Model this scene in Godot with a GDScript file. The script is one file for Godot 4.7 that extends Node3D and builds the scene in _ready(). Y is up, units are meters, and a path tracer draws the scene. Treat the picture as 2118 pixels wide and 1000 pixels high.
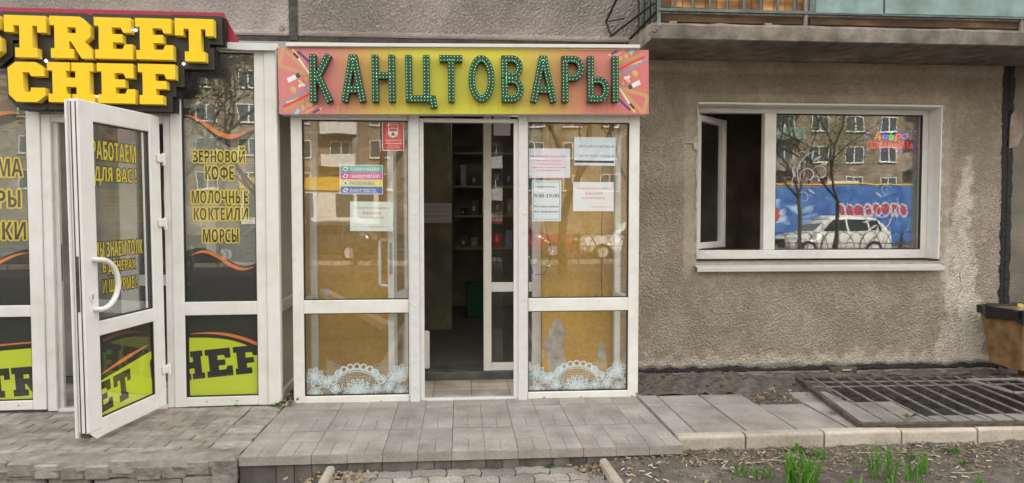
extends Node3D
# A shop front in the shade of an apartment block: two glass porches, a window, a tiled step, and the street that the panes mirror.

# ---------------------------------------------------------------- mesh collector
class MB:
	var v := PackedVector3Array()
	var n := PackedVector3Array()
	var uv := PackedVector2Array()
	var c := PackedColorArray()
	var t := Transform3D()
	var col := Color(1, 1, 1)
	func pt(p: Vector3, nn: Vector3, w := Vector2.ZERO) -> void:
		v.append(t * p)
		n.append((t.basis * nn).normalized())
		uv.append(w)
		c.append(col)
	func tri(a: Vector3, b: Vector3, d: Vector3) -> void:  # counter-clockwise seen from outside
		var nn := (b - a).cross(d - a)
		if nn.length_squared() < 1e-18:
			return
		nn = nn.normalized()
		pt(a, nn); pt(d, nn); pt(b, nn)
	func quad(a: Vector3, b: Vector3, d: Vector3, e: Vector3) -> void:
		var nn := (b - a).cross(d - a).normalized()
		pt(a, nn, Vector2(0, 1)); pt(d, nn, Vector2(1, 0)); pt(b, nn, Vector2(1, 1))
		pt(a, nn, Vector2(0, 1)); pt(e, nn, Vector2(0, 0)); pt(d, nn, Vector2(1, 0))
	func box(lo: Vector3, hi: Vector3, b := 0.0) -> void:
		if b <= 0.0:
			var p := func(i: int) -> Vector3: return Vector3(hi.x if i & 1 else lo.x, hi.y if i & 2 else lo.y, hi.z if i & 4 else lo.z)
			quad(p.call(4), p.call(5), p.call(7), p.call(6))
			quad(p.call(1), p.call(0), p.call(2), p.call(3))
			quad(p.call(5), p.call(1), p.call(3), p.call(7))
			quad(p.call(0), p.call(4), p.call(6), p.call(2))
			quad(p.call(6), p.call(7), p.call(3), p.call(2))
			quad(p.call(0), p.call(1), p.call(5), p.call(4))
			return
		var m := (lo + hi) * 0.5
		var h := (hi - lo) * 0.5
		b = minf(b, minf(h.x, minf(h.y, h.z)) * 0.9)
		for ax in 3:
			for s in [-1.0, 1.0]:
				var u := (ax + 1) % 3
				var w := (ax + 2) % 3
				var q := []
				for k in [[-1, -1], [1, -1], [1, 1], [-1, 1]]:
					var p := Vector3.ZERO
					p[ax] = s * h[ax]
					p[u] = k[0] * (h[u] - b)
					p[w] = k[1] * (h[w] - b)
					q.append(m + p)
				if s > 0:
					quad(q[0], q[1], q[2], q[3])
				else:
					quad(q[3], q[2], q[1], q[0])
				for s2 in [-1.0, 1.0]:  # edge between ax and u
					var e := []
					for k in [0, 1]:
						for kk in [-1.0, 1.0]:
							var p := Vector3.ZERO
							p[ax] = s * (h[ax] - (b if k else 0.0))
							p[u] = s2 * (h[u] - (0.0 if k else b))
							p[w] = kk * (h[w] - b)
							e.append(m + p)
					if s * s2 > 0:
						quad(e[0], e[2], e[3], e[1])
					else:
						quad(e[1], e[3], e[2], e[0])
		for sx in [-1.0, 1.0]:
			for sy in [-1.0, 1.0]:
				for sz in [-1.0, 1.0]:
					var a := m + Vector3(sx * h.x, sy * (h.y - b), sz * (h.z - b))
					var bb := m + Vector3(sx * (h.x - b), sy * h.y, sz * (h.z - b))
					var d := m + Vector3(sx * (h.x - b), sy * (h.y - b), sz * h.z)
					if sx * sy * sz > 0:
						tri(a, bb, d)
					else:
						tri(a, d, bb)
	func bar(a: Vector3, b: Vector3, w: float, h: float, up := Vector3.UP, bev := 0.0) -> void:  # a bar of section w x h between two points
		var d := b - a
		var z := d.normalized()
		var x := up.cross(z)
		if x.length() < 1e-4:
			x = Vector3.RIGHT.cross(z)
		x = x.normalized()
		var y := z.cross(x)
		var keep := t
		t = t * Transform3D(Basis(x, y, z), (a + b) * 0.5)
		box(Vector3(-w / 2, -h / 2, -d.length() / 2), Vector3(w / 2, h / 2, d.length() / 2), bev)
		t = keep
	func tube(pts: Array, radii: Array, sides := 8, caps := true) -> void:
		var rings := []
		var last := Vector3.ZERO
		for i in pts.size():
			var d: Vector3 = (pts[mini(i + 1, pts.size() - 1)] - pts[maxi(i - 1, 0)]).normalized()
			var x: Vector3 = last if last != Vector3.ZERO else (Vector3.UP if absf(d.y) < 0.9 else Vector3.RIGHT)
			x = (x - d * x.dot(d)).normalized()
			last = x
			var y := d.cross(x)
			var ring := []
			for k in sides:
				var a := TAU * k / sides
				var o := x * cos(a) + y * sin(a)
				ring.append([pts[i] + o * radii[i], o])
			rings.append(ring)
		for i in rings.size() - 1:
			for k in sides:
				var a = rings[i][k]
				var b = rings[i][(k + 1) % sides]
				var d = rings[i + 1][(k + 1) % sides]
				var e = rings[i + 1][k]
				pt(a[0], a[1]); pt(d[0], d[1]); pt(b[0], b[1])
				pt(a[0], a[1]); pt(e[0], e[1]); pt(d[0], d[1])
		if caps:
			for k in range(1, sides - 1):
				var f = rings[0]
				tri(f[0][0], f[k + 1][0], f[k][0])
				var l = rings[-1]
				tri(l[0][0], l[k][0], l[k + 1][0])
	func prism(poly: PackedVector2Array, z0: float, z1: float, holes := []) -> void:  # outline in x, y, pushed from z0 to z1
		var outer := poly.duplicate()
		if Geometry2D.is_polygon_clockwise(outer):
			outer.reverse()
		var rings := [outer]
		var whole := outer.duplicate()
		for hole in holes:
			var h: PackedVector2Array = hole.duplicate()
			if not Geometry2D.is_polygon_clockwise(h):
				h.reverse()
			rings.append(h)
			var best := 1e9
			var bi := 0
			var bj := 0
			for i in whole.size():
				for j in h.size():
					var dd := whole[i].distance_squared_to(h[j])
					if dd < best:
						best = dd; bi = i; bj = j
			var joined := PackedVector2Array()
			for i in bi + 1:
				joined.append(whole[i])
			for j in h.size() + 1:
				joined.append(h[(bj + j) % h.size()])
			for i in range(bi, whole.size()):
				joined.append(whole[i])
			whole = joined
		var ix := Geometry2D.triangulate_polygon(whole)
		if ix.is_empty():
			print("outline not filled, points ", whole.size())
		for k in ix.size() / 3:
			var a := whole[ix[k * 3]]
			var b := whole[ix[k * 3 + 1]]
			var d := whole[ix[k * 3 + 2]]
			if (b - a).cross(d - a) < 0:
				var sw := b
				b = d
				d = sw
			tri(Vector3(a.x, a.y, z1), Vector3(b.x, b.y, z1), Vector3(d.x, d.y, z1))
			if z1 - z0 > 1e-5:
				tri(Vector3(a.x, a.y, z0), Vector3(d.x, d.y, z0), Vector3(b.x, b.y, z0))
		if z1 - z0 > 1e-5:
			for ring in rings:
				for i in ring.size():
					var a: Vector2 = ring[i]
					var b: Vector2 = ring[(i + 1) % ring.size()]
					quad(Vector3(a.x, a.y, z0), Vector3(b.x, b.y, z0), Vector3(b.x, b.y, z1), Vector3(a.x, a.y, z1))
	func ribbon(pts: Array, widths: Array, z: float) -> void:  # a flat stroke in the x, y plane, facing +z
		for i in pts.size() - 1:
			var q := []
			for k in [i, i + 1]:
				var d: Vector2 = (pts[mini(k + 1, pts.size() - 1)] - pts[maxi(k - 1, 0)]).normalized()
				var o = Vector2(-d.y, d.x) * widths[k] * 0.5
				q.append([pts[k] - o, pts[k] + o])
			var f := func(p: Vector2) -> Vector3: return Vector3(p.x, p.y, z)
			quad(f.call(q[0][0]), f.call(q[1][0]), f.call(q[1][1]), f.call(q[0][1]))
	func gem(p: Vector3, r: float) -> void:  # a small bead
		var d := [Vector3(r, 0, 0), Vector3(0, r, 0), Vector3(-r, 0, 0), Vector3(0, -r, 0)]
		for k in 4:
			tri(p + d[k], p + d[(k + 1) % 4], p + Vector3(0, 0, r))
			tri(p + d[(k + 1) % 4], p + d[k], p + Vector3(0, 0, -r))
	func done() -> ArrayMesh:
		var m := ArrayMesh.new()
		if v.is_empty():
			return m
		var a := []
		a.resize(Mesh.ARRAY_MAX)
		a[Mesh.ARRAY_VERTEX] = v
		a[Mesh.ARRAY_NORMAL] = n
		a[Mesh.ARRAY_TEX_UV] = uv
		a[Mesh.ARRAY_COLOR] = c
		m.add_surface_from_arrays(Mesh.PRIMITIVE_TRIANGLES, a)
		return m

# ---------------------------------------------------------------- objects
var taken := {}
var M := {}
var T := {}
var rng := RandomNumberGenerator.new()

func numbered(called: String) -> String:
	var k: int = taken.get(called, 0)
	taken[called] = k + 1
	return called if k == 0 else "%s_%03d" % [called, k]

func tag(o: Node3D, label: String, category: String, group := "") -> Node3D:
	o.set_meta("label", label)
	o.set_meta("category", category)
	if group:
		o.set_meta("group", group)
	return o

func thing(called: String, label: String, category: String, group := "", at := Vector3.ZERO, turn := 0.0) -> Node3D:
	var o := Node3D.new()
	o.name = numbered(called)
	add_child(o)
	o.position = at
	o.rotation.y = turn
	return tag(o, label, category, group)

func struct(called: String, mesh, mat: Material) -> MeshInstance3D:
	var o := part(called, mesh, mat, self)
	o.set_meta("kind", "structure")
	return o

func part(called: String, mesh, mat: Material, parent: Node3D) -> MeshInstance3D:
	var o := MeshInstance3D.new()
	o.mesh = mesh.done() if mesh is MB else mesh
	o.material_override = mat
	if parent == self:
		o.name = numbered(called)
		add_child(o)
	else:
		o.name = called
		parent.add_child(o, true)
	return o

func group_part(called: String, parent: Node3D) -> Node3D:
	var o := Node3D.new()
	o.name = called
	parent.add_child(o, true)
	return o

func bx(called: String, lo: Vector3, hi: Vector3, mat: Material, parent: Node3D, bev := 0.004) -> MeshInstance3D:
	var m := MB.new()
	m.box(lo, hi, bev)
	return part(called, m, mat, parent)

func lin(r: float, g: float, b: float, a := 1.0) -> Color:
	var c := Color(r, g, b).linear_to_srgb()
	c.a = a
	return c

# ---------------------------------------------------------------- textures and materials
func noise(seed_: int, freq: float, type = FastNoiseLite.TYPE_SIMPLEX_SMOOTH, oct := 4, fractal = FastNoiseLite.FRACTAL_FBM) -> FastNoiseLite:
	var f := FastNoiseLite.new()
	f.seed = seed_
	f.frequency = freq
	f.noise_type = type
	f.fractal_type = fractal
	f.fractal_octaves = oct
	return f

func tint_img(src: Image, lo: Color, hi: Color, gamma := 1.0) -> Image:
	src.convert(Image.FORMAT_L8)
	var d := src.get_data()
	var lut := PackedByteArray()
	for i in 256:
		var k := pow(i / 255.0, gamma)
		var q := lo.lerp(hi, k)
		lut.append(int(clampf(q.r, 0, 1) * 255)); lut.append(int(clampf(q.g, 0, 1) * 255)); lut.append(int(clampf(q.b, 0, 1) * 255))
	var out := PackedByteArray()
	out.resize(d.size() * 3)
	for i in d.size():
		var j := d[i] * 3
		out[i * 3] = lut[j]
		out[i * 3 + 1] = lut[j + 1]
		out[i * 3 + 2] = lut[j + 2]
	return Image.create_from_data(src.get_width(), src.get_height(), false, Image.FORMAT_RGB8, out)

func tex(i: Image) -> ImageTexture:
	return ImageTexture.create_from_image(i)

func mat(called: String, color: Color, rough := 0.7, fine = null, fine_scale := 1.0, bump = null, bump_cm := 0.0, broad = null, broad_scale := 0.3) -> StandardMaterial3D:
	var m := StandardMaterial3D.new()
	m.resource_name = called
	m.albedo_color = color
	m.roughness = rough
	m.uv1_triplanar = true
	m.uv1_world_triplanar = true
	m.uv1_scale = Vector3.ONE * fine_scale
	if fine:
		m.albedo_texture = fine
	if bump:
		m.heightmap_enabled = true
		m.heightmap_texture = bump
		m.heightmap_scale = bump_cm
	if broad:
		m.detail_enabled = true
		m.detail_albedo = broad
		m.detail_blend_mode = BaseMaterial3D.BLEND_MODE_MUL
		m.detail_uv_layer = BaseMaterial3D.DETAIL_UV_2
		m.uv2_triplanar = true
		m.uv2_world_triplanar = true
		m.uv2_scale = Vector3.ONE * broad_scale
	M[called] = m
	return m

func print_mat(called: String, i: Image, rough := 0.5, alpha := false) -> StandardMaterial3D:
	var m := StandardMaterial3D.new()
	m.resource_name = called
	m.albedo_texture = tex(i)
	m.roughness = rough
	m.texture_repeat = false
	if alpha:
		m.transparency = BaseMaterial3D.TRANSPARENCY_ALPHA
	M[called] = m
	return m

func glow(called: String, color: Color, energy: float) -> StandardMaterial3D:
	var m := StandardMaterial3D.new()
	m.resource_name = called
	m.albedo_color = color
	m.emission_enabled = true
	m.emission = color
	m.emission_energy_multiplier = energy
	M[called] = m
	return m

func make_materials() -> void:
	var W := Color(1, 1, 1)
	T.cloud = tex(tint_img(noise(3, 0.008, 3, 5).get_seamless_image(512, 512), Color(0.62, 0.61, 0.6), W))
	T.dirt = tex(tint_img(noise(7, 0.012, 3, 6).get_seamless_image(512, 512), Color(0.7, 0.67, 0.62), W, 0.45))
	T.film = tex(tint_img(noise(8, 0.02, 3, 6).get_seamless_image(512, 512), Color(0.93, 0.92, 0.90), W, 0.5))
	T.film2 = tex(tint_img(noise(9, 0.012, 3, 5).get_seamless_image(512, 512), Color(0.72, 0.715, 0.71), W, 0.7))
	T.grain = tex(tint_img(noise(10, 0.06, 3, 4).get_seamless_image(512, 512), Color(0.86, 0.855, 0.85), W))
	T.speck = tex(tint_img(noise(11, 0.09, 3, 3).get_seamless_image(512, 512), Color(0.66, 0.65, 0.64), W))
	T.rough = tex(tint_img(noise(12, 0.05, 3, 5).get_seamless_image(512, 512), Color(0, 0, 0), W))
	T.lump = tex(tint_img(noise(13, 0.02, 3, 5).get_seamless_image(512, 512), Color(0, 0, 0), W))
	var wood := noise(17, 0.02, 3, 4).get_seamless_image(64, 512)
	wood.resize(512, 512, Image.INTERPOLATE_CUBIC)
	T.wood = tex(tint_img(wood, Color(0.5, 0.42, 0.36), W))
	# stucco: dimpled splatter
	var st := noise(21, 0.022, FastNoiseLite.TYPE_SIMPLEX_SMOOTH, 3, FastNoiseLite.FRACTAL_RIDGED)
	st.domain_warp_enabled = true
	st.domain_warp_amplitude = 14.0
	st.domain_warp_frequency = 0.03
	T.stucco = tex(tint_img(st.get_seamless_image(1024, 1024), Color(0, 0, 0), W))
	T.stucco_tone = tex(tint_img(st.get_seamless_image(1024, 1024), Color(1, 1, 1), Color(0.86, 0.85, 0.84)))

	mat("pvc", lin(0.82, 0.805, 0.80), 0.32, T.film, 0.9, null, 0.0, T.film, 0.23)
	mat("pvc_old", lin(0.80, 0.785, 0.765), 0.4, T.film, 1.3, null, 0.0, T.film, 0.31)
	mat("pvc_cap", lin(0.68, 0.67, 0.66), 0.35, T.film, 1.1)
	mat("alu", lin(0.66, 0.66, 0.665), 0.35, T.film, 2.0)
	mat("gasket", lin(0.02, 0.02, 0.02), 0.6)
	mat("steel", lin(0.4, 0.4, 0.4), 0.3).metallic = 0.8
	mat("stucco_upper", lin(0.60, 0.53, 0.49), 0.95, T.stucco_tone, 0.75, T.stucco, 0.9, T.cloud, 0.21)
	mat("stucco_upper_side", lin(0.62, 0.55, 0.52), 0.95, T.stucco_tone, 0.9, T.stucco, 0.45, T.cloud, 0.27)
	mat("stucco_far", lin(0.36, 0.32, 0.27), 0.95, T.stucco_tone, 1.3, T.stucco, 0.5, T.cloud, 0.33)
	mat("concrete", lin(0.50, 0.44, 0.39), 0.9, T.dirt, 1.1, T.rough, 0.4, T.cloud, 0.43)
	mat("concrete_smooth", lin(0.53, 0.46, 0.39), 0.9, T.cloud, 1.7, T.lump, 0.5, T.cloud, 0.37)
	mat("mortar", lin(0.10, 0.09, 0.085), 0.95, T.cloud, 2.1, T.rough, 0.6)
	mat("tar", lin(0.022, 0.021, 0.021), 0.75, T.cloud, 2.7, T.lump, 0.8)
	mat("ochre", lin(0.84, 0.495, 0.08), 0.5, T.grain, 0.9, T.lump, 0.12, T.film2, 0.3)
	mat("plaster_patch", lin(0.60, 0.54, 0.47), 0.9, T.film2, 2.0, T.lump, 0.6)
	mat("plaster_pink", lin(0.5, 0.40, 0.35), 0.9, T.cloud, 2.0, T.lump, 0.6)
	mat("room_wall", lin(0.46, 0.43, 0.36), 0.9, T.cloud, 0.5)
	mat("olive_wall", lin(0.46, 0.45, 0.31), 0.8, T.cloud, 0.6)
	mat("room_pale", lin(0.45, 0.42, 0.36), 0.8, T.cloud, 0.5)
	mat("floor_dark", lin(0.24, 0.225, 0.21), 0.55, T.speck, 1.0)
	for k in 4:
		mat("slab%d" % k, lin(0.435, 0.393, 0.357) * (0.965 + 0.022 * k), 0.9, T.grain, 1.6, T.rough, 0.05, T.film2, 0.6 + 0.05 * k)
		mat("facing%d" % k, lin(0.26, 0.24, 0.225) * (0.86 + 0.09 * k), 0.85, T.cloud, 1.5, T.rough, 0.15, T.dirt, 0.7)
		mat("brick%d" % k, lin(0.42, 0.372, 0.338) * (0.93 + 0.045 * k), 0.92, T.film2, 1.9, T.rough, 0.35, T.dirt, 0.8)
		mat("floor_tile%d" % k, lin(0.80, 0.71, 0.60) * (0.95 + 0.025 * k), 0.28, T.cloud, 0.8)
		mat("path_block%d" % k, lin(0.52, 0.475, 0.435) * (0.9 + 0.06 * k), 0.9, T.speck, 1.7, T.rough, 0.3, T.dirt, 0.7)
		mat("kerb%d" % k, lin(0.62, 0.55, 0.48) * (0.94 + 0.03 * k), 0.9, T.grain, 1.4, T.rough, 0.12, T.dirt, 0.6)
		mat("plank%d" % k, lin(0.52, 0.26, 0.08) * (0.8 + 0.12 * k), 0.6, T.wood, 1.6)
	mat("slab_worn", lin(0.415, 0.37, 0.333), 0.88, T.grain, 1.4, T.rough, 0.05, T.film2, 0.7)
	mat("joint", lin(0.24, 0.215, 0.19), 0.95, T.speck, 2.0)
	mat("cement", lin(0.46, 0.415, 0.38), 0.95, T.cloud, 2.2, T.lump, 1.0, T.dirt, 0.6)
	mat("soil", lin(0.34, 0.285, 0.24), 0.98, T.cloud, 2.5, T.lump, 2.5, T.cloud, 0.5)
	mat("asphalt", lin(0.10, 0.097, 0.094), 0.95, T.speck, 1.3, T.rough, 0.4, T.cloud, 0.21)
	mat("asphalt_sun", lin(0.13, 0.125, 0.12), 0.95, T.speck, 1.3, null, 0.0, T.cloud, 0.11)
	mat("apron", lin(0.24, 0.215, 0.19), 0.95, T.cloud, 1.9, T.lump, 4.0, T.dirt, 0.6)
	mat("well_soil", lin(0.10, 0.09, 0.08), 0.98, T.cloud, 2.1, T.lump, 3.0)
	mat("iron_rust", lin(0.21, 0.155, 0.12), 0.75, T.cloud, 3.1, T.rough, 0.15, T.cloud, 0.9)
	mat("iron_grey", lin(0.36, 0.315, 0.28), 0.65, T.cloud, 3.1, T.rough, 0.1)
	mat("iron_dark", lin(0.05, 0.047, 0.045), 0.6, T.cloud, 3.0)
	mat("rail_teal", lin(0.22, 0.31, 0.28), 0.55, T.dirt, 2.6, null, 0.0, T.cloud, 1.3)
	mat("sheet_blue", lin(0.29, 0.43, 0.45), 0.5, T.dirt, 0.8, null, 0.0, T.dirt, 0.5)
	mat("board_brown", lin(0.30, 0.18, 0.10), 0.8, T.wood, 0.9, null, 0.0, T.cloud, 1.1)
	mat("bin_rust", lin(0.42, 0.25, 0.11), 0.7, T.cloud, 2.3, T.rough, 0.1, T.dirt, 1.7)
	mat("bag_black", lin(0.012, 0.012, 0.014), 0.3)
	mat("paper_blue", lin(0.5, 0.58, 0.7), 0.8)
	mat("paper", lin(0.74, 0.745, 0.75), 0.8)
	mat("paper_lilac", lin(0.72, 0.70, 0.78), 0.8)
	mat("paper_green", lin(0.66, 0.72, 0.66), 0.8)
	mat("paper_blueish", lin(0.66, 0.73, 0.79), 0.8)
	mat("ink_black", lin(0.03, 0.03, 0.04), 0.7)
	mat("ink_red", lin(0.62, 0.10, 0.11), 0.7)
	mat("ink_pink", lin(0.66, 0.12, 0.22), 0.7)
	mat("ink_white", lin(0.8, 0.8, 0.8), 0.7)
	mat("poster_red", lin(0.62, 0.03, 0.04), 0.5)
	mat("poster_teal", lin(0.11, 0.42, 0.40), 0.5)
	mat("poster_magenta", lin(0.62, 0.09, 0.35), 0.5)
	mat("poster_yellow", lin(0.76, 0.70, 0.13), 0.5)
	mat("poster_blue", lin(0.08, 0.16, 0.42), 0.5)
	mat("letter_yellow", lin(0.96, 0.645, 0.003), 0.42)
	M.letter_yellow.backlight_enabled = true
	M.letter_yellow.backlight = lin(0.25, 0.17, 0.01)
	mat("letter_side", lin(0.92, 0.68, 0.10), 0.35)
	mat("sign_black", lin(0.022, 0.018, 0.015), 0.4)
	mat("sign_back", lin(0.008, 0.008, 0.008), 0.5)
	mat("crimson", lin(0.36, 0.012, 0.045), 0.4)
	mat("letter_green", lin(0.012, 0.060, 0.030), 0.45, T.dirt, 3.0)
	mat("letter_rim", lin(0.055, 0.07, 0.06), 0.5, T.dirt, 3.0)
	mat("vinyl_yellow", lin(0.66, 0.52, 0.03), 0.5)
	mat("vinyl_black", lin(0.014, 0.012, 0.010), 0.5)
	mat("vinyl_lime", lin(0.56, 0.66, 0.02), 0.5)
	mat("vinyl_orange", lin(0.70, 0.20, 0.05), 0.5)
	mat("vinyl_white", lin(0.72, 0.76, 0.76), 0.6)
	M.vinyl_white.transparency = BaseMaterial3D.TRANSPARENCY_ALPHA
	M.vinyl_white.albedo_color.a = 0.55
	mat("film_pale", lin(0.42, 0.43, 0.37), 0.8)
	M.film_pale.transparency = BaseMaterial3D.TRANSPARENCY_ALPHA
	M.film_pale.albedo_color.a = 0.34
	mat("side_grey", lin(0.42, 0.44, 0.38), 0.6)
	mat("sealant", lin(0.16, 0.165, 0.14), 0.85, T.cloud, 1.3)
	mat("grass", lin(0.075, 0.20, 0.018), 0.5)
	mat("grass_dark", lin(0.05, 0.13, 0.022), 0.55)
	for g in ["grass", "grass_dark"]:
		M[g].backlight_enabled = true
		M[g].backlight = lin(0.10, 0.22, 0.02)
	mat("stalk", lin(0.42, 0.35, 0.25), 0.85)
	mat("straw", lin(0.33, 0.265, 0.19), 0.9)
	M.straw.vertex_color_use_as_albedo = true
	mat("butt", lin(0.58, 0.55, 0.49), 0.8)
	mat("filter", lin(0.6, 0.3, 0.1), 0.8)
	mat("bark", lin(0.11, 0.09, 0.07), 0.95, T.wood, 1.5, T.lump, 2.0)
	mat("leaf", lin(0.20, 0.25, 0.05), 0.6)
	M.leaf.vertex_color_use_as_albedo = true
	M.leaf.backlight_enabled = true
	M.leaf.backlight = lin(0.16, 0.2, 0.03)
	mat("block_beige", lin(0.66, 0.56, 0.44), 0.9, T.cloud, 0.2, null, 0.0, T.cloud, 0.05)
	mat("block_grey", lin(0.42, 0.39, 0.35), 0.9, T.cloud, 0.3)
	mat("white_far", lin(0.72, 0.72, 0.7), 0.6)
	mat("glass_far", lin(0.06, 0.075, 0.09), 0.1)
	mat("shop_red", lin(0.5, 0.04, 0.03), 0.6)
	mat("shop_green", lin(0.06, 0.32, 0.05), 0.6)
	mat("shop_yellow", lin(0.75, 0.5, 0.05), 0.6)
	mat("shop_blue", lin(0.05, 0.10, 0.4), 0.6)
	mat("steps_red", lin(0.25, 0.09, 0.07), 0.8)
	mat("car_white", lin(0.72, 0.73, 0.74), 0.25)
	mat("car_red", lin(0.5, 0.012, 0.02), 0.25)
	mat("car_dark", lin(0.05, 0.06, 0.07), 0.25)
	for g in ["car_white", "car_red", "car_dark"]:
		M[g].clearcoat_enabled = true
		M[g].clearcoat = 1.0
		M[g].clearcoat_roughness = 0.03
	mat("car_glass", lin(0.012, 0.014, 0.016), 0.05)
	mat("tyre", lin(0.02, 0.02, 0.02), 0.85)
	mat("fence_iron", lin(0.02, 0.02, 0.022), 0.6)
	mat("lawn", lin(0.10, 0.12, 0.035), 0.95, T.cloud, 0.7, T.lump, 3.0, T.cloud, 0.17)
	mat("road_paint", lin(0.65, 0.65, 0.62), 0.8, T.dirt, 1.0)
	mat("curtain", lin(0.45, 0.40, 0.30), 0.9, T.cloud, 3.0)
	mat("green_box", lin(0.02, 0.13, 0.055), 0.5)
	mat("goods_grey", lin(0.16, 0.16, 0.17), 0.7)
	mat("goods_dark", lin(0.03, 0.03, 0.035), 0.7)
	mat("shelf_wood", lin(0.5, 0.46, 0.3), 0.6)
	mat("lamp_white", lin(0.8, 0.82, 0.82), 0.4)
	var g := StandardMaterial3D.new()
	g.resource_name = "glass"
	g.albedo_color = Color(0.62, 0.68, 0.66, 0.012)
	g.roughness = 0.0
	g.transparency = BaseMaterial3D.TRANSPARENCY_ALPHA
	# rolled panes are never quite flat: long, faint waves bend what they mirror
	var wavy := noise(71, 0.006, 1, 2).get_seamless_image(512, 512)
	wavy.bump_map_to_normal_map(6.0)
	g.normal_enabled = true
	g.normal_texture = tex(wavy)
	g.normal_scale = 0.009
	g.uv1_triplanar = true
	g.uv1_world_triplanar = true
	g.uv1_scale = Vector3.ONE * 0.9
	M.glass = g
	var gd: StandardMaterial3D = g.duplicate()
	gd.resource_name = "glass_tinted"
	gd.albedo_color = Color(0.20, 0.24, 0.22, 0.22)
	M.glass_tinted = gd
	glow("lamp_glow", Color(1.0, 0.98, 0.92), 0.5)
	glow("led_mint", Color(0.62, 1.0, 0.72), 0.25)
	glow("led_white", Color(0.75, 0.8, 1.0), 2.0)
	glow("led_red", Color(1.0, 0.06, 0.10), 1.2)
	glow("led_amber", Color(1.0, 0.55, 0.03), 1.12)
	glow("led_green", Color(0.05, 0.9, 0.35), 0.98)
	glow("led_blue", Color(0.22, 0.2, 1.0), 1.12)
	glow("led_violet", Color(0.5, 0.4, 1.0), 1.2)

# ---------------------------------------------------------------- lettering and print
var fonts := {}
var glyphs := {}

func outline_of(text: String, face: String) -> Array:  # [triangle corners in x, y; bounds]
	var key := face + "|" + text
	if glyphs.has(key):
		return glyphs[key]
	if not fonts.has(face):
		var f := SystemFont.new()
		f.font_names = PackedStringArray([face.get_slice("/", 0)])
		f.font_weight = 700 if face.ends_with("/bold") else 400
		fonts[face] = f
	var tm := TextMesh.new()
	tm.font = fonts[face]
	tm.font_size = 16 if face.begins_with("Droid Serif") else 40
	tm.curve_step = 0.5
	tm.pixel_size = 0.01
	tm.depth = 0.0
	tm.text = text
	var a := tm.get_mesh_arrays()
	var pts: PackedVector3Array = a[Mesh.ARRAY_VERTEX]
	var out := PackedVector2Array()
	if a[Mesh.ARRAY_INDEX] != null:
		for i in a[Mesh.ARRAY_INDEX]:
			out.append(Vector2(pts[i].x, pts[i].y))
	else:
		for p in pts:
			out.append(Vector2(p.x, p.y))
	var r := Rect2(out[0] if out.size() else Vector2.ZERO, Vector2.ZERO)
	for p in out:
		r = r.expand(p)
	glyphs[key] = [out, r]
	return glyphs[key]

func write(m: MB, text: String, face: String, x0: float, y0: float, x1: float, y1: float, z: float, shift := Vector2.ZERO) -> void:  # the words fill the box x0..x1, y0..y1
	var g := outline_of(text, face)
	var r: Rect2 = g[1]
	var p: PackedVector2Array = g[0]
	var k := Vector2((x1 - x0) / maxf(r.size.x, 1e-6), (y1 - y0) / maxf(r.size.y, 1e-6))
	for i in p.size() / 3:
		var q := []
		for j in 3:
			var w := p[i * 3 + j] - r.position
			q.append(Vector3(x0 + w.x * k.x + shift.x, y0 + w.y * k.y + shift.y, z))
		if (q[1] - q[0]).cross(q[2] - q[0]).z > 0:
			m.tri(q[0], q[1], q[2])
		else:
			m.tri(q[0], q[2], q[1])

func write_edged(parent: Node3D, text: String, face: String, x0: float, y0: float, x1: float, y1: float, z: float, edge: float, inner: Material, outer: Material) -> void:  # vinyl letters with a rim of another colour
	var m := MB.new()
	for k in 12:
		var a := TAU * k / 12
		write(m, text, face, x0, y0, x1, y1, z - 0.0002 - 0.00004 * k, Vector2(cos(a), sin(a)) * edge)
	var rim := part("lettering_rim", m, outer, parent)
	var f := MB.new()
	write(f, text, face, x0, y0, x1, y1, z)
	part("lettering", f, inner, parent)

func fill(i: Image, poly: PackedVector2Array, col: Color) -> void:
	var r := Rect2(poly[0], Vector2.ZERO)
	for p in poly:
		r = r.expand(p)
	for y in range(maxi(0, int(r.position.y)), mini(i.get_height(), int(r.end.y) + 2)):
		for x in range(maxi(0, int(r.position.x)), mini(i.get_width(), int(r.end.x) + 2)):
			var hit := 0
			for k in [Vector2(0.25, 0.25), Vector2(0.75, 0.25), Vector2(0.25, 0.75), Vector2(0.75, 0.75)]:
				if Geometry2D.is_point_in_polygon(Vector2(x, y) + k, poly):
					hit += 1
			if hit:
				i.set_pixel(x, y, i.get_pixel(x, y).blend(Color(col, col.a * hit / 4.0)))

func disc(c: Vector2, rx: float, ry: float, turn := 0.0, n := 16) -> PackedVector2Array:
	var o := PackedVector2Array()
	for k in n:
		var a := TAU * k / n
		o.append(c + Vector2(cos(a) * rx, sin(a) * ry).rotated(turn))
	return o

func line(i: Image, pts: Array, w: float, col: Color) -> void:
	for k in pts.size() - 1:
		var d: Vector2 = (pts[k + 1] - pts[k]).normalized()
		var o := Vector2(-d.y, d.x) * w * 0.5
		fill(i, PackedVector2Array([pts[k] - o, pts[k + 1] - o, pts[k + 1] + o, pts[k] + o]), col)

func arc_pts(c: Vector2, rx: float, ry: float, a0: float, a1: float, n := 12) -> Array:
	var o := []
	for k in n + 1:
		var a := lerpf(a0, a1, float(k) / n)
		o.append(c + Vector2(cos(a) * rx, sin(a) * ry))
	return o

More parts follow.
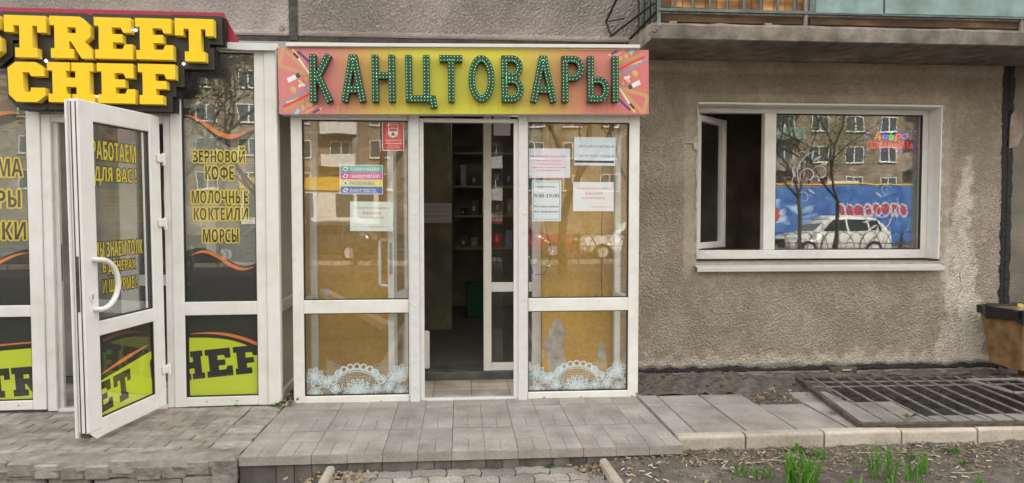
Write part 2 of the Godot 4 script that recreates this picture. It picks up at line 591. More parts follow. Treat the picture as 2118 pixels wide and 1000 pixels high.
func lace_image() -> Image:
	var i := Image.create(600, 200, false, Image.FORMAT_RGBA8)
	var w := Color(0.80, 0.86, 0.88, 1.0)
	i.fill(Color(w, 0.0))
	var flower := func(c: Vector2, n: int, r0: float, r1: float, a0: float, a1: float, fat: float) -> void:
		for k in n:
			var a := lerpf(a0, a1, float(k) / n)
			var d := Vector2(cos(a), sin(a))
			var ring := Array(disc(c + d * (r0 + r1) * 0.5, (r1 - r0) * 0.52, fat, a, 14))
			ring.append(ring[0])
			fill(i, PackedVector2Array(ring.slice(0, 14)), Color(w, 0.38))
			line(i, ring, 3.4, Color(w, 0.9))
			line(i, [c + d * r0, c + d * (r0 * 0.4 + r1 * 0.6)], 3.0, Color(w, 0.8))
		fill(i, disc(c, r0 * 0.9, r0 * 0.9), Color(w, 0.9))
	# net
	for k in 7:
		var x := 150.0 + k * 38.0
		line(i, arc_pts(Vector2(x, 70), 30, 110, 0.2, 2.9, 14), 3.0, Color(w, 0.75))
		line(i, arc_pts(Vector2(300, -60 + k * 16), 190, 110, 0.35, 2.8, 20), 2.6, Color(w, 0.7))
	for k in 6:
		line(i, [Vector2(95 + k * 12, 195), Vector2(120 + k * 14, 120 - k * 3), Vector2(150 + k * 4, 190)], 2.0, Color(w, 0.7))
		line(i, [Vector2(505 - k * 12, 195), Vector2(480 - k * 14, 120 - k * 3), Vector2(450 - k * 4, 190)], 2.0, Color(w, 0.7))
	# arch, scallops, scrolls
	for r in [[0.0, 5.0], [13.0, 4.0]]:
		line(i, arc_pts(Vector2(295, 190), 150 - r[0] * 0.6, 138 - r[0], PI + 0.55, TAU - 0.55, 28), r[1], w)
	for k in 24:
		var a := lerpf(PI + 0.6, TAU - 0.6, k / 23.0)
		line(i, [Vector2(295, 190) + Vector2(cos(a) * 150, sin(a) * 138), Vector2(295, 190) + Vector2(cos(a + 0.05) * 143, sin(a + 0.05) * 125)], 2.0, w)
	for k in 7:
		var a := lerpf(PI + 0.85, TAU - 0.85, k / 6.0)
		var c := Vector2(295, 190) + Vector2(cos(a) * 163, sin(a) * 154)
		line(i, arc_pts(c, 17, 17, 0, TAU, 14), 8.0, w)
	for s in [-1.0, 1.0]:
		var f := func(p: Vector2) -> Vector2: return Vector2(295 + s * p.x, p.y)
		for k in 6:
			var o := []
			for j in 11:
				var q := j / 10.0
				o.append(f.call(Vector2(85 + 75 * q, 62 + k * 4 + 50 * q * q + k * 2 * sin(q * 3.0))))
			line(i, o, 3.0, w)
		var cp := []
		for j in 14:
			var a := 0.4 + j * 0.42
			cp.append(f.call(Vector2(98, 62) + Vector2(cos(a), sin(a)) * (16 - j * 0.8)))
		line(i, cp, 6.0, w)
		cp = []
		for j in 12:
			var a := -1.2 + j * 0.34
			cp.append(f.call(Vector2(140, 112) + Vector2(cos(a), sin(a)) * 26))
		line(i, cp, 6.0, w)
	flower.call(Vector2(300, 194), 9, 12.0, 84.0, PI, TAU + 0.35, 12.0)
	for c in [Vector2(50, 92), Vector2(548, 80)]:
		flower.call(c, 8, 9.0, 54.0, 0.2, TAU + 0.2, 13.0)
	for c in [Vector2(172, 166), Vector2(408, 168), Vector2(480, 162)]:
		flower.call(c, 5, 8.0, 30.0, 0.3, TAU + 0.3, 10.0)
	for c in [Vector2(55, 186), Vector2(552, 188), Vector2(112, 122), Vector2(500, 110)]:
		flower.call(c, 6, 8.0, 40.0, 0.1, TAU + 0.1, 12.0)
	for y in 3:
		for x in 600:
			i.set_pixel(x, 197 + y, Color(w, 0.75))
	return i

func sign_image() -> Image:
	var w := 1536
	var h := 268
	var i := Image.create(w, h, false, Image.FORMAT_RGBA8)
	var stops := [[0.0, Color(0.81, 0.48, 0.48)], [0.13, Color(0.82, 0.50, 0.48)], [0.26, Color(0.80, 0.68, 0.31)], [0.36, Color(0.80, 0.77, 0.23)], [0.60, Color(0.80, 0.77, 0.23)], [0.70, Color(0.79, 0.68, 0.32)], [0.83, Color(0.80, 0.50, 0.43)], [1.0, Color(0.80, 0.44, 0.44)]]
	for x in w:
		var q := float(x) / w
		var c := Color()
		for k in stops.size() - 1:
			if q >= stops[k][0]:
				c = stops[k][1].lerp(stops[k + 1][1], (q - stops[k][0]) / (stops[k + 1][0] - stops[k][0]))
		i.fill_rect(Rect2i(x, 0, 1, h), c)
	var tan_ := Color(0.78, 0.62, 0.42, 0.85)
	for side in 2:
		var f := func(x: float, y: float) -> Vector2:
			var p := Vector2(x, y) * 0.3688 * Vector2(1.0, 0.98)
			return p if side == 0 else Vector2(w - 1, h - 1) - p
		var stick := func(a: Vector2, b: Vector2, wd: float, col: Color, tip: Color) -> void:
			var d := (b - a).normalized()
			line(i, [f.call(a.x, a.y), f.call(b.x, b.y)], wd * 0.3688, col)
			var e := b + d * wd * 1.8
			var o := Vector2(-d.y, d.x) * wd * 0.5
			fill(i, PackedVector2Array([f.call(b.x - o.x, b.y - o.y), f.call(b.x + o.x, b.y + o.y), f.call(e.x, e.y)]), tip)
		for e in [[60, 8, 10, 205], [10, 205, 345, 300], [345, 300, 60, 8]]:
			line(i, [f.call(e[0], e[1]), f.call(e[2], e[3])], 15.0, tan_)
		stick.call(Vector2(215, 40), Vector2(360, 180), 26.0, Color(0.36, 0.22, 0.52), Color(0.36, 0.22, 0.52))
		stick.call(Vector2(160, 15), Vector2(225, 120), 24.0, Color(0.90, 0.80, 0.42), Color(0.2, 0.16, 0.12))
		stick.call(Vector2(170, 60), Vector2(222, 120), 22.0, Color(0.16, 0.13, 0.10), Color(0.2, 0.16, 0.12))
		stick.call(Vector2(222, 115), Vector2(322, 270), 24.0, Color(0.90, 0.86, 0.78), Color(0.90, 0.86, 0.78))
		stick.call(Vector2(100, 368), Vector2(200, 318), 52.0, Color(0.89, 0.88, 0.9), Color(0.89, 0.88, 0.9, 0.0))
		stick.call(Vector2(192, 322), Vector2(232, 302), 52.0, Color(0.28, 0.26, 0.3), Color(0, 0, 0, 0))
		fill(i, disc(f.call(245, 400), 16, 15), Color(0.84, 0.28, 0.26))
		fill(i, disc(f.call(238, 385), 11, 8, 0.5), Color(0.86, 0.72, 0.55))
		stick.call(Vector2(215, 428), Vector2(285, 410), 34.0, Color(0.88, 0.85, 0.86), Color(0, 0, 0, 0))
		for c in [[158, 470, 14.0], [300, 350, 8.0], [265, 670, 11.0], [330, 640, 11.0], [255, 690, 7.0]]:
			fill(i, disc(f.call(c[0], c[1]), c[2], c[2] * 0.8, c[0]), Color(0.84, 0.70, 0.48))
			line(i, arc_pts(f.call(c[0], c[1]), c[2] * 0.6, c[2] * 0.5, 0, 5.0, 8), 2.0, Color(0.70, 0.52, 0.34))
		stick.call(Vector2(12, 640), Vector2(318, 458), 21.0, Color(0.42, 0.60, 0.78), Color(0.85, 0.7, 0.5))
		stick.call(Vector2(78, 612), Vector2(370, 520), 17.0, Color(0.92, 0.78, 0.35), Color(0.85, 0.7, 0.5))
		stick.call(Vector2(45, 662), Vector2(380, 498), 25.0, Color(0.84, 0.25, 0.28), Color(0.85, 0.7, 0.5))
		stick.call(Vector2(50, 695), Vector2(372, 570), 20.0, Color(0.66, 0.66, 0.20), Color(0.85, 0.7, 0.5))
		stick.call(Vector2(275, 735), Vector2(425, 640), 15.0, Color(0.89, 0.66, 0.44), Color(0.6, 0.4, 0.3))
		stick.call(Vector2(362, 730), Vector2(440, 688), 24.0, Color(0.40, 0.24, 0.55), Color(0.9, 0.8, 0.7))
		fill(i, PackedVector2Array([f.call(160, 740), f.call(195, 680), f.call(232, 700), f.call(205, 745)]), Color(0.60, 0.78, 0.90))
	# streaks of dirt under the letters, where the photograph has them
	rng.seed = 41
	for k in 46:
		var x := rng.randf_range(20, w - 20)
		var y0 := rng.randf_range(h * 0.72, h * 0.9)
		var dark := rng.randf_range(0.08, 0.34)
		var wd := rng.randi_range(1, 3)
		for y in range(int(y0), h):
			for dx in wd:
				var xx := clampi(int(x) + dx, 0, w - 1)
				i.set_pixel(xx, y, i.get_pixel(xx, y).lerp(Color(0.35, 0.3, 0.22), dark * rng.randf_range(0.5, 1.0)))
	for k in 260:
		var c := Vector2(rng.randf() * w, rng.randf() * h)
		fill(i, disc(c, rng.randf_range(0.5, 1.6), rng.randf_range(0.5, 1.6), 0, 6), Color(0.3, 0.26, 0.18, rng.randf_range(0.1, 0.5)))
	return i

# block letters with slab serifs, in a unit box
func slab_letter(ch: String) -> Array:  # [outline, holes]
	var p := PackedVector2Array()
	var holes := []
	match ch:
		"T":
			p = PackedVector2Array([Vector2(0, 1), Vector2(0, 0.60), Vector2(0.22, 0.60), Vector2(0.22, 0.76), Vector2(0.36, 0.76), Vector2(0.36, 0.23), Vector2(0.25, 0.23), Vector2(0.25, 0), Vector2(0.78, 0), Vector2(0.78, 0.23), Vector2(0.67, 0.23), Vector2(0.67, 0.76), Vector2(0.79, 0.76), Vector2(0.79, 0.60), Vector2(1, 0.60), Vector2(1, 1)])
		"R":
			p = PackedVector2Array([Vector2(0, 1), Vector2(0, 0.78), Vector2(0.11, 0.78), Vector2(0.11, 0.23), Vector2(0.02, 0.23), Vector2(0.02, 0), Vector2(0.56, 0), Vector2(0.56, 0.22), Vector2(0.45, 0.22), Vector2(0.45, 0.40), Vector2(0.50, 0.40), Vector2(0.74, 0), Vector2(1, 0), Vector2(1, 0.20), Vector2(0.82, 0.40), Vector2(0.96, 0.52), Vector2(0.96, 0.78), Vector2(0.72, 1)])
			holes = [PackedVector2Array([Vector2(0.42, 0.60), Vector2(0.42, 0.74), Vector2(0.62, 0.74), Vector2(0.62, 0.60)])]
		"E":
			p = PackedVector2Array([Vector2(0, 1), Vector2(0, 0.79), Vector2(0.12, 0.79), Vector2(0.12, 0.22), Vector2(0.02, 0.22), Vector2(0.02, 0), Vector2(1, 0), Vector2(1, 0.36), Vector2(0.80, 0.36), Vector2(0.74, 0.24), Vector2(0.48, 0.24), Vector2(0.48, 0.40), Vector2(0.74, 0.40), Vector2(0.74, 0.60), Vector2(0.46, 0.60), Vector2(0.46, 0.76), Vector2(0.70, 0.76), Vector2(0.76, 0.64), Vector2(0.96, 0.64), Vector2(0.96, 1)])
		"C":
			p = PackedVector2Array([Vector2(0.22, 1), Vector2(0, 0.84), Vector2(0.02, 0.18), Vector2(0.22, 0), Vector2(0.78, 0), Vector2(1, 0.17), Vector2(1, 0.36), Vector2(0.62, 0.36), Vector2(0.60, 0.26), Vector2(0.42, 0.26), Vector2(0.40, 0.74), Vector2(0.58, 0.74), Vector2(0.62, 0.65), Vector2(0.98, 0.65), Vector2(0.98, 0.84), Vector2(0.76, 1)])
		"H":
			p = PackedVector2Array([Vector2(0, 1), Vector2(0, 0.79), Vector2(0.11, 0.79), Vector2(0.11, 0.21), Vector2(0.02, 0.21), Vector2(0.02, 0), Vector2(0.48, 0), Vector2(0.48, 0.21), Vector2(0.40, 0.21), Vector2(0.40, 0.39), Vector2(0.62, 0.39), Vector2(0.62, 0.21), Vector2(0.53, 0.21), Vector2(0.53, 0), Vector2(1, 0), Vector2(1, 0.21), Vector2(0.90, 0.21), Vector2(0.90, 0.79), Vector2(0.98, 0.79), Vector2(0.98, 1), Vector2(0.52, 1), Vector2(0.52, 0.79), Vector2(0.60, 0.79), Vector2(0.60, 0.62), Vector2(0.40, 0.62), Vector2(0.40, 0.79), Vector2(0.48, 0.79), Vector2(0.48, 1)])
		"F":
			p = PackedVector2Array([Vector2(0, 1), Vector2(0, 0.79), Vector2(0.12, 0.79), Vector2(0.12, 0.22), Vector2(0.03, 0.22), Vector2(0.03, 0), Vector2(0.66, 0), Vector2(0.66, 0.22), Vector2(0.48, 0.22), Vector2(0.48, 0.38), Vector2(0.76, 0.38), Vector2(0.76, 0.58), Vector2(0.46, 0.58), Vector2(0.46, 0.76), Vector2(0.70, 0.76), Vector2(0.76, 0.63), Vector2(1, 0.63), Vector2(1, 1)])
		"S":
			p = PackedVector2Array([Vector2(0.22, 1), Vector2(0, 0.84), Vector2(0, 0.58), Vector2(0.2, 0.42), Vector2(0.62, 0.42), Vector2(0.62, 0.26), Vector2(0.4, 0.26), Vector2(0.36, 0.34), Vector2(0, 0.34), Vector2(0, 0), Vector2(0.8, 0), Vector2(1, 0.16), Vector2(1, 0.46), Vector2(0.8, 0.62), Vector2(0.4, 0.62), Vector2(0.4, 0.76), Vector2(0.6, 0.76), Vector2(0.64, 0.68), Vector2(0.98, 0.68), Vector2(0.98, 1)])
	return [p, holes]

func mapped(p: PackedVector2Array, f: Callable) -> PackedVector2Array:
	var o := PackedVector2Array()
	for q in p:
		o.append(f.call(q))
	return o

# narrow capitals of one stroke width, as centre lines in metres for a box w x h
func strokes_of(ch: String, w: float, h: float, s: float) -> Array:
	var a := s * 0.5
	var e := func(cx: float, cy: float, rx: float, ry: float, a0: float, a1: float, n := 20) -> Array:
		return arc_pts(Vector2(cx, cy), rx, ry, a0, a1, n)
	match ch:
		"К": return [[Vector2(a, 0), Vector2(a, h)], [Vector2(w - a * 1.2, h), Vector2(s * 1.25, h * 0.55), Vector2(w - a * 1.1, 0)]]
		"А": return [[Vector2(a * 1.1, 0), Vector2(w * 0.5 - a * 0.35, h - a), Vector2(w * 0.5 + a * 0.9, h - a)], [Vector2(w * 0.5 - a * 0.9, h - a), Vector2(w * 0.5 + a * 0.35, h - a), Vector2(w - a * 1.1, 0)], [Vector2(w * 0.24, h * 0.26), Vector2(w * 0.76, h * 0.26)]]
		"Н": return [[Vector2(a, 0), Vector2(a, h)], [Vector2(w - a, 0), Vector2(w - a, h)], [Vector2(a, h * 0.56), Vector2(w - a, h * 0.56)]]
		"Ц": return [[Vector2(a, h), Vector2(a, a), Vector2(w * 0.88, a), Vector2(w * 0.88 + a * 0.4, -s * 0.9)], [Vector2(w * 0.68, h), Vector2(w * 0.68, a)]]
		"Т": return [[Vector2(0, h - a), Vector2(w, h - a)], [Vector2(w * 0.5, h - a), Vector2(w * 0.5, 0)]]
		"О": return [e.call(w * 0.5, h * 0.5, w * 0.5 - a, h * 0.5 - a, -PI / 2, 1.5 * PI, 36)]
		"В":
			var up: Array = [Vector2(a, h * 0.5 + a * 0.3), Vector2(a, h - a), Vector2(w * 0.5, h - a)]
			up.append_array(e.call(w * 0.5, h * 0.745, w * 0.47 - a, h * 0.255 - a, PI / 2, -PI / 2, 14))
			up.append(Vector2(a, h * 0.49 + a))
			var lo: Array = [Vector2(a, h * 0.5), Vector2(a, a), Vector2(w * 0.5, a)]
			lo.append_array(e.call(w * 0.5, h * 0.27, w * 0.5 - a, h * 0.27 - a, -PI / 2, PI / 2, 14))
			lo.append(Vector2(a, h * 0.54 - a))
			return [up, lo]
		"Р":
			var o: Array = [Vector2(a, 0), Vector2(a, h - a), Vector2(w * 0.5, h - a)]
			o.append_array(e.call(w * 0.5, h * 0.73, w * 0.5 - a, h * 0.27 - a, PI / 2, -PI / 2, 16))
			o.append(Vector2(a, h * 0.46 + a))
			return [o]
		"Ы":
			var o: Array = [Vector2(a, h), Vector2(a, a), Vector2(w * 0.36, a)]
			o.append_array(e.call(w * 0.38, h * 0.275, w * 0.32 - a, h * 0.275 - a, -PI / 2, PI / 2, 16))
			o.append(Vector2(a, h * 0.55 - a))
			return [o, [Vector2(w - a, 0), Vector2(w - a, h)]]
	return []

func stroke_polys(strokes: Array, half: float) -> Array:  # merged outlines: [[outer, holes], ...]
	var polys := []
	for s in strokes:
		var line_: PackedVector2Array = PackedVector2Array(s)
		var closed: bool = s[0].distance_to(s[-1]) < 0.001
		if closed:
			line_.remove_at(line_.size() - 1)
		for q in Geometry2D.offset_polyline(line_, half, Geometry2D.JOIN_MITER, Geometry2D.END_JOINED if closed else Geometry2D.END_BUTT):
			polys.append(q)
	var outer := []
	var holes := []
	for p in polys:
		if Geometry2D.is_polygon_clockwise(p):
			holes.append(p)
		else:
			outer.append(p)
	var again := true
	while again:
		again = false
		for i in outer.size():
			for j in range(i + 1, outer.size()):
				var r := Geometry2D.merge_polygons(outer[i], outer[j])
				var o := r.filter(func(q): return not Geometry2D.is_polygon_clockwise(q))
				if o.size() == 1:
					holes.append_array(r.filter(func(q): return Geometry2D.is_polygon_clockwise(q)))
					outer.remove_at(j)
					outer[i] = o[0]
					again = true
					break
			if again:
				break
	var out := []
	for o in outer:
		out.append([o, holes.filter(func(q): return Geometry2D.is_point_in_polygon(q[0], o))])
	return out

# ---------------------------------------------------------------- the apartment building
const ZW := -5.65   # face of the building's wall
const ZK := -5.04   # face of the stationery porch

func wall_mesh(x0: float, x1: float, y0: float, y1: float, z0: float, z1: float, holes: Array) -> MB:  # a slab with rectangular openings [x0, x1, y0, y1]
	var m := MB.new()
	var xs := [x0, x1]
	var ys := [y0, y1]
	for h in holes:
		for k in 2:
			if not xs.has(h[k]): xs.append(h[k])
			if not ys.has(h[k + 2]): ys.append(h[k + 2])
	xs.sort()
	ys.sort()
	var solid := func(i: int, j: int) -> bool:
		if i < 0 or j < 0 or i >= xs.size() - 1 or j >= ys.size() - 1:
			return false
		for h in holes:
			if xs[i] >= h[0] - 1e-6 and xs[i + 1] <= h[1] + 1e-6 and ys[j] >= h[2] - 1e-6 and ys[j + 1] <= h[3] + 1e-6:
				return false
		return true
	var w := func(p: Vector3) -> Vector2: return Vector2((p.x - x0) / (x1 - x0), 1.0 - (p.y - y0) / (y1 - y0))
	var q := func(a: Vector3, b: Vector3, d: Vector3, e: Vector3) -> void:
		var nn := (b - a).cross(d - a).normalized()
		for p in [a, d, b, a, e, d]:
			m.pt(p, nn, w.call(p))
	for i in xs.size() - 1:
		for j in ys.size() - 1:
			if not solid.call(i, j):
				continue
			var a: float = xs[i]
			var b: float = xs[i + 1]
			var c: float = ys[j]
			var d: float = ys[j + 1]
			q.call(Vector3(a, c, z1), Vector3(b, c, z1), Vector3(b, d, z1), Vector3(a, d, z1))
			q.call(Vector3(b, c, z0), Vector3(a, c, z0), Vector3(a, d, z0), Vector3(b, d, z0))
			if not solid.call(i - 1, j):
				q.call(Vector3(a, c, z0), Vector3(a, c, z1), Vector3(a, d, z1), Vector3(a, d, z0))
			if not solid.call(i + 1, j):
				q.call(Vector3(b, c, z1), Vector3(b, c, z0), Vector3(b, d, z0), Vector3(b, d, z1))
			if not solid.call(i, j - 1):
				q.call(Vector3(a, c, z0), Vector3(b, c, z0), Vector3(b, c, z1), Vector3(a, c, z1))
			if not solid.call(i, j + 1):
				q.call(Vector3(a, d, z1), Vector3(b, d, z1), Vector3(b, d, z0), Vector3(a, d, z0))
	return m

func relief(x0: float, x1: float, y0: float, y1: float, step: float, holes: Array, depth: Callable) -> ArrayMesh:  # the rough skin of a wall: a fine sheet that follows its pits
	var nx := int((x1 - x0) / step)
	var ny := int((y1 - y0) / step)
	var v := PackedVector3Array()
	var n := PackedVector3Array()
	var w := PackedVector2Array()
	var ix := PackedInt32Array()
	var hs := PackedFloat32Array()
	for j in ny + 1:
		var y := lerpf(y0, y1, float(j) / ny)
		for i in nx + 1:
			var x := lerpf(x0, x1, float(i) / nx)
			var edge := minf(minf(x - x0, x1 - x), minf(y - y0, y1 - y))
			for h in holes:
				edge = minf(edge, maxf(maxf(h[0] - x, x - h[1]), maxf(h[2] - y, y - h[3])))
			hs.append(-0.0115 if edge < 0.004 else float(depth.call(x, y)))
			v.append(Vector3(x, y, ZW + hs[-1]))
			w.append(Vector2((x - x0) / (x1 - x0), 1.0 - (y - y0) / (y1 - y0)))
	var dx := (x1 - x0) / nx
	var dy := (y1 - y0) / ny
	for j in ny + 1:
		for i in nx + 1:
			var a := hs[j * (nx + 1) + maxi(i - 1, 0)]
			var b := hs[j * (nx + 1) + mini(i + 1, nx)]
			var c := hs[maxi(j - 1, 0) * (nx + 1) + i]
			var d := hs[mini(j + 1, ny) * (nx + 1) + i]
			n.append(Vector3((a - b) / (2 * dx), (c - d) / (2 * dy), 1).normalized())
	for j in ny:
		for i in nx:
			var xm := x0 + (i + 0.5) * dx
			var ym := y0 + (j + 0.5) * dy
			var inside := false
			for h in holes:
				if xm > h[0] and xm < h[1] and ym > h[2] and ym < h[3]:
					inside = true
			if inside:
				continue
			var k := j * (nx + 1) + i
			ix.append_array([k, k + nx + 1, k + nx + 2, k, k + nx + 2, k + 1])
	var m := ArrayMesh.new()
	var ar := []
	ar.resize(Mesh.ARRAY_MAX)
	ar[Mesh.ARRAY_VERTEX] = v
	ar[Mesh.ARRAY_NORMAL] = n
	ar[Mesh.ARRAY_TEX_UV] = w
	ar[Mesh.ARRAY_INDEX] = ix
	m.add_surface_from_arrays(Mesh.PRIMITIVE_TRIANGLES, ar)
	return m

func splatter(seed_: int, fx: float, fy: float, deep: float, smooth: Array, coarse := []) -> Callable:  # thrown stucco: a skin with pits and ridges; trowelled strips stay smooth
	var a := noise(seed_, 1.0, 1, 2)
	var b := noise(seed_ + 1, 1.0, 1, 3)
	return func(x: float, y: float) -> float:
		var wx := x + 0.010 * b.get_noise_2d(x * 30, y * 30)
		var q := a.get_noise_2d(wx * fx, y * fy)
		for k in coarse:  # places thrown with a coarser mix
			if x > k[0] and x < k[1] and y > k[2] and y < k[3]:
				q = q * 0.45 + a.get_noise_2d(wx * fx * 0.55, y * fy * 0.62) * 0.8
		var patch := 0.8 + 0.4 * b.get_noise_2d(x * 2.0, y * 2.0 + 50.0)
		var h := -deep * clampf(0.30 + q * 2.6, 0, 1) * clampf(patch, 0.25, 1.0) + 0.0012 * b.get_noise_2d(x * 90, y * 90)
		for s in smooth:
			if x > s[0] and x < s[1] and y > s[2] and y < s[3]:
				h = s[4] + 0.0015 * b.get_noise_2d(x * 14, y * 40)
		return clampf(h, -0.0118, 0.004)

func stained_stucco() -> StandardMaterial3D:  # the panel round the window, x 1.30..4.80, y 0.03..2.79: stains where the photograph has them
	var w := 1050
	var h := 828
	var broad := noise(51, 0.006, 1, 4).get_image(w, h)
	var fine := noise(52, 0.05, 1, 4).get_image(w, h)
	var edge := noise(53, 0.02, 1, 4).get_image(w, h)
	var pit := noise(54, 0.30, 1, 2).get_image(w, h)
	for i in [broad, fine, edge, pit]:
		i.convert(Image.FORMAT_L8)
	var bd: PackedByteArray = broad.get_data()
	var fd: PackedByteArray = fine.get_data()
	var ed: PackedByteArray = edge.get_data()
	var pd: PackedByteArray = pit.get_data()
	var out := PackedByteArray()
	out.resize(w * h * 3)
	var base := Color(0.36, 0.30, 0.24)   # linear
	var pale := Color(0.66, 0.59, 0.51)
	var grime := Color(0.23, 0.19, 0.145)
	var tar := Color(0.045, 0.042, 0.04)
	var lut := PackedByteArray()
	for k in 1024:
		lut.append(int(clampf(Color(k / 1023.0, 0, 0).linear_to_srgb().r, 0, 1) * 255))
	for py in h:
		var y := 2.79 - 2.76 * py / h
		for px in w:
			var x := 1.30 + 3.5 * px / w
			var k := py * w + px
			var b := bd[k] / 255.0 - 0.5
			var f := fd[k] / 255.0 - 0.5
			var e := ed[k] / 255.0 - 0.5
			var c := base * (1.0 + 0.22 * b + 0.30 * f)
			# washed-out run of lime right of the window, ending in a ragged point at the top
			var half := 0.06 + 0.11 * clampf((1.95 - y) / 0.9, 0, 1) + 0.12 * clampf((0.9 - y) / 0.9, 0, 1)
			var s := clampf((half - absf(x - 4.42 - 0.03 * sin(y * 4.0)) + e * 0.16) / 0.07, 0, 1) * clampf((1.95 - y + e * 0.3) / 0.12, 0, 1)
			c = c.lerp(pale * (1.0 + 0.25 * f), s * 0.92)
			# patches of paler filler
			var p := clampf((b + e * 0.6 - 0.17) / 0.1, 0, 1)
			c = c.lerp(pale, p * 0.14)
			# old dirt high up on the panel, broken by the grain
			var g := clampf((-b - 0.1 + e * 0.5) / 0.12, 0, 1)
			c = c.lerp(grime, g * 0.32)
			# grey drips down the pale run
			var dr := clampf((0.012 - absf(x - 4.40 - 0.02 * sin(y * 9.0) - e * 0.06)) / 0.012, 0, 1) * clampf((1.2 - y) / 0.2, 0, 1) * clampf(f * 3.0 + 0.5, 0, 1)
			c = c.lerp(grime * 0.75, dr * 0.75)
			# soot and holes in the pits of the mix
			c = c.lerp(grime * 0.55, clampf((pd[k] / 255.0 - 0.60 + b * 0.25) * 4.0, 0, 1) * 0.7)
			c = c.lerp(pale * 0.95, clampf((0.36 - pd[k] / 255.0) * 4.0, 0, 1) * 0.5)
			# splashed cement along the foot, tar at the very bottom
			c = c.lerp(pale * (0.9 + 0.4 * f), clampf((0.20 - y + e * 0.16) / 0.05, 0, 1) * 0.55)
			c = c.lerp(Color(0.2, 0.19, 0.175), clampf((0.105 - y + e * 0.045) / 0.02, 0, 1) * 0.9)
			c = c.lerp(tar, clampf((0.080 - y + e * 0.03 + b * 0.03) / 0.012, 0, 1))
			c = c.lerp(tar * 1.6, clampf((x - 4.775 + e * 0.05) / 0.01, 0, 1))
			out[k * 3] = lut[clampi(int(c.r * 1023), 0, 1023)]
			out[k * 3 + 1] = lut[clampi(int(c.g * 1023), 0, 1023)]
			out[k * 3 + 2] = lut[clampi(int(c.b * 1023), 0, 1023)]
	var img := Image.create_from_data(w, h, false, Image.FORMAT_RGB8, out)
	rng.seed = 17
	for k in 46:  # dark specks and chips below the sill and beside the window
		var at := Vector2(rng.randf_range(230, 820), rng.randf_range(590, 680)) if k < 30 else Vector2(rng.randf_range(20, 190), rng.randf_range(120, 700))
		fill(img, disc(at, rng.randf_range(0.7, 2.4), rng.randf_range(0.7, 2.0), 0, 7), Color(0.16, 0.13, 0.11, rng.randf_range(0.5, 1.0)))
	var m := StandardMaterial3D.new()
	m.resource_name = "stucco_panel"
	m.albedo_texture = tex(img)
	m.roughness = 0.95
	var bump := noise(57, 0.16, 1, 3).get_image(1750, 1380)
	m.heightmap_enabled = true
	m.heightmap_texture = tex(bump)
	m.heightmap_scale = 0.3
	M["stucco_panel"] = m
	return m

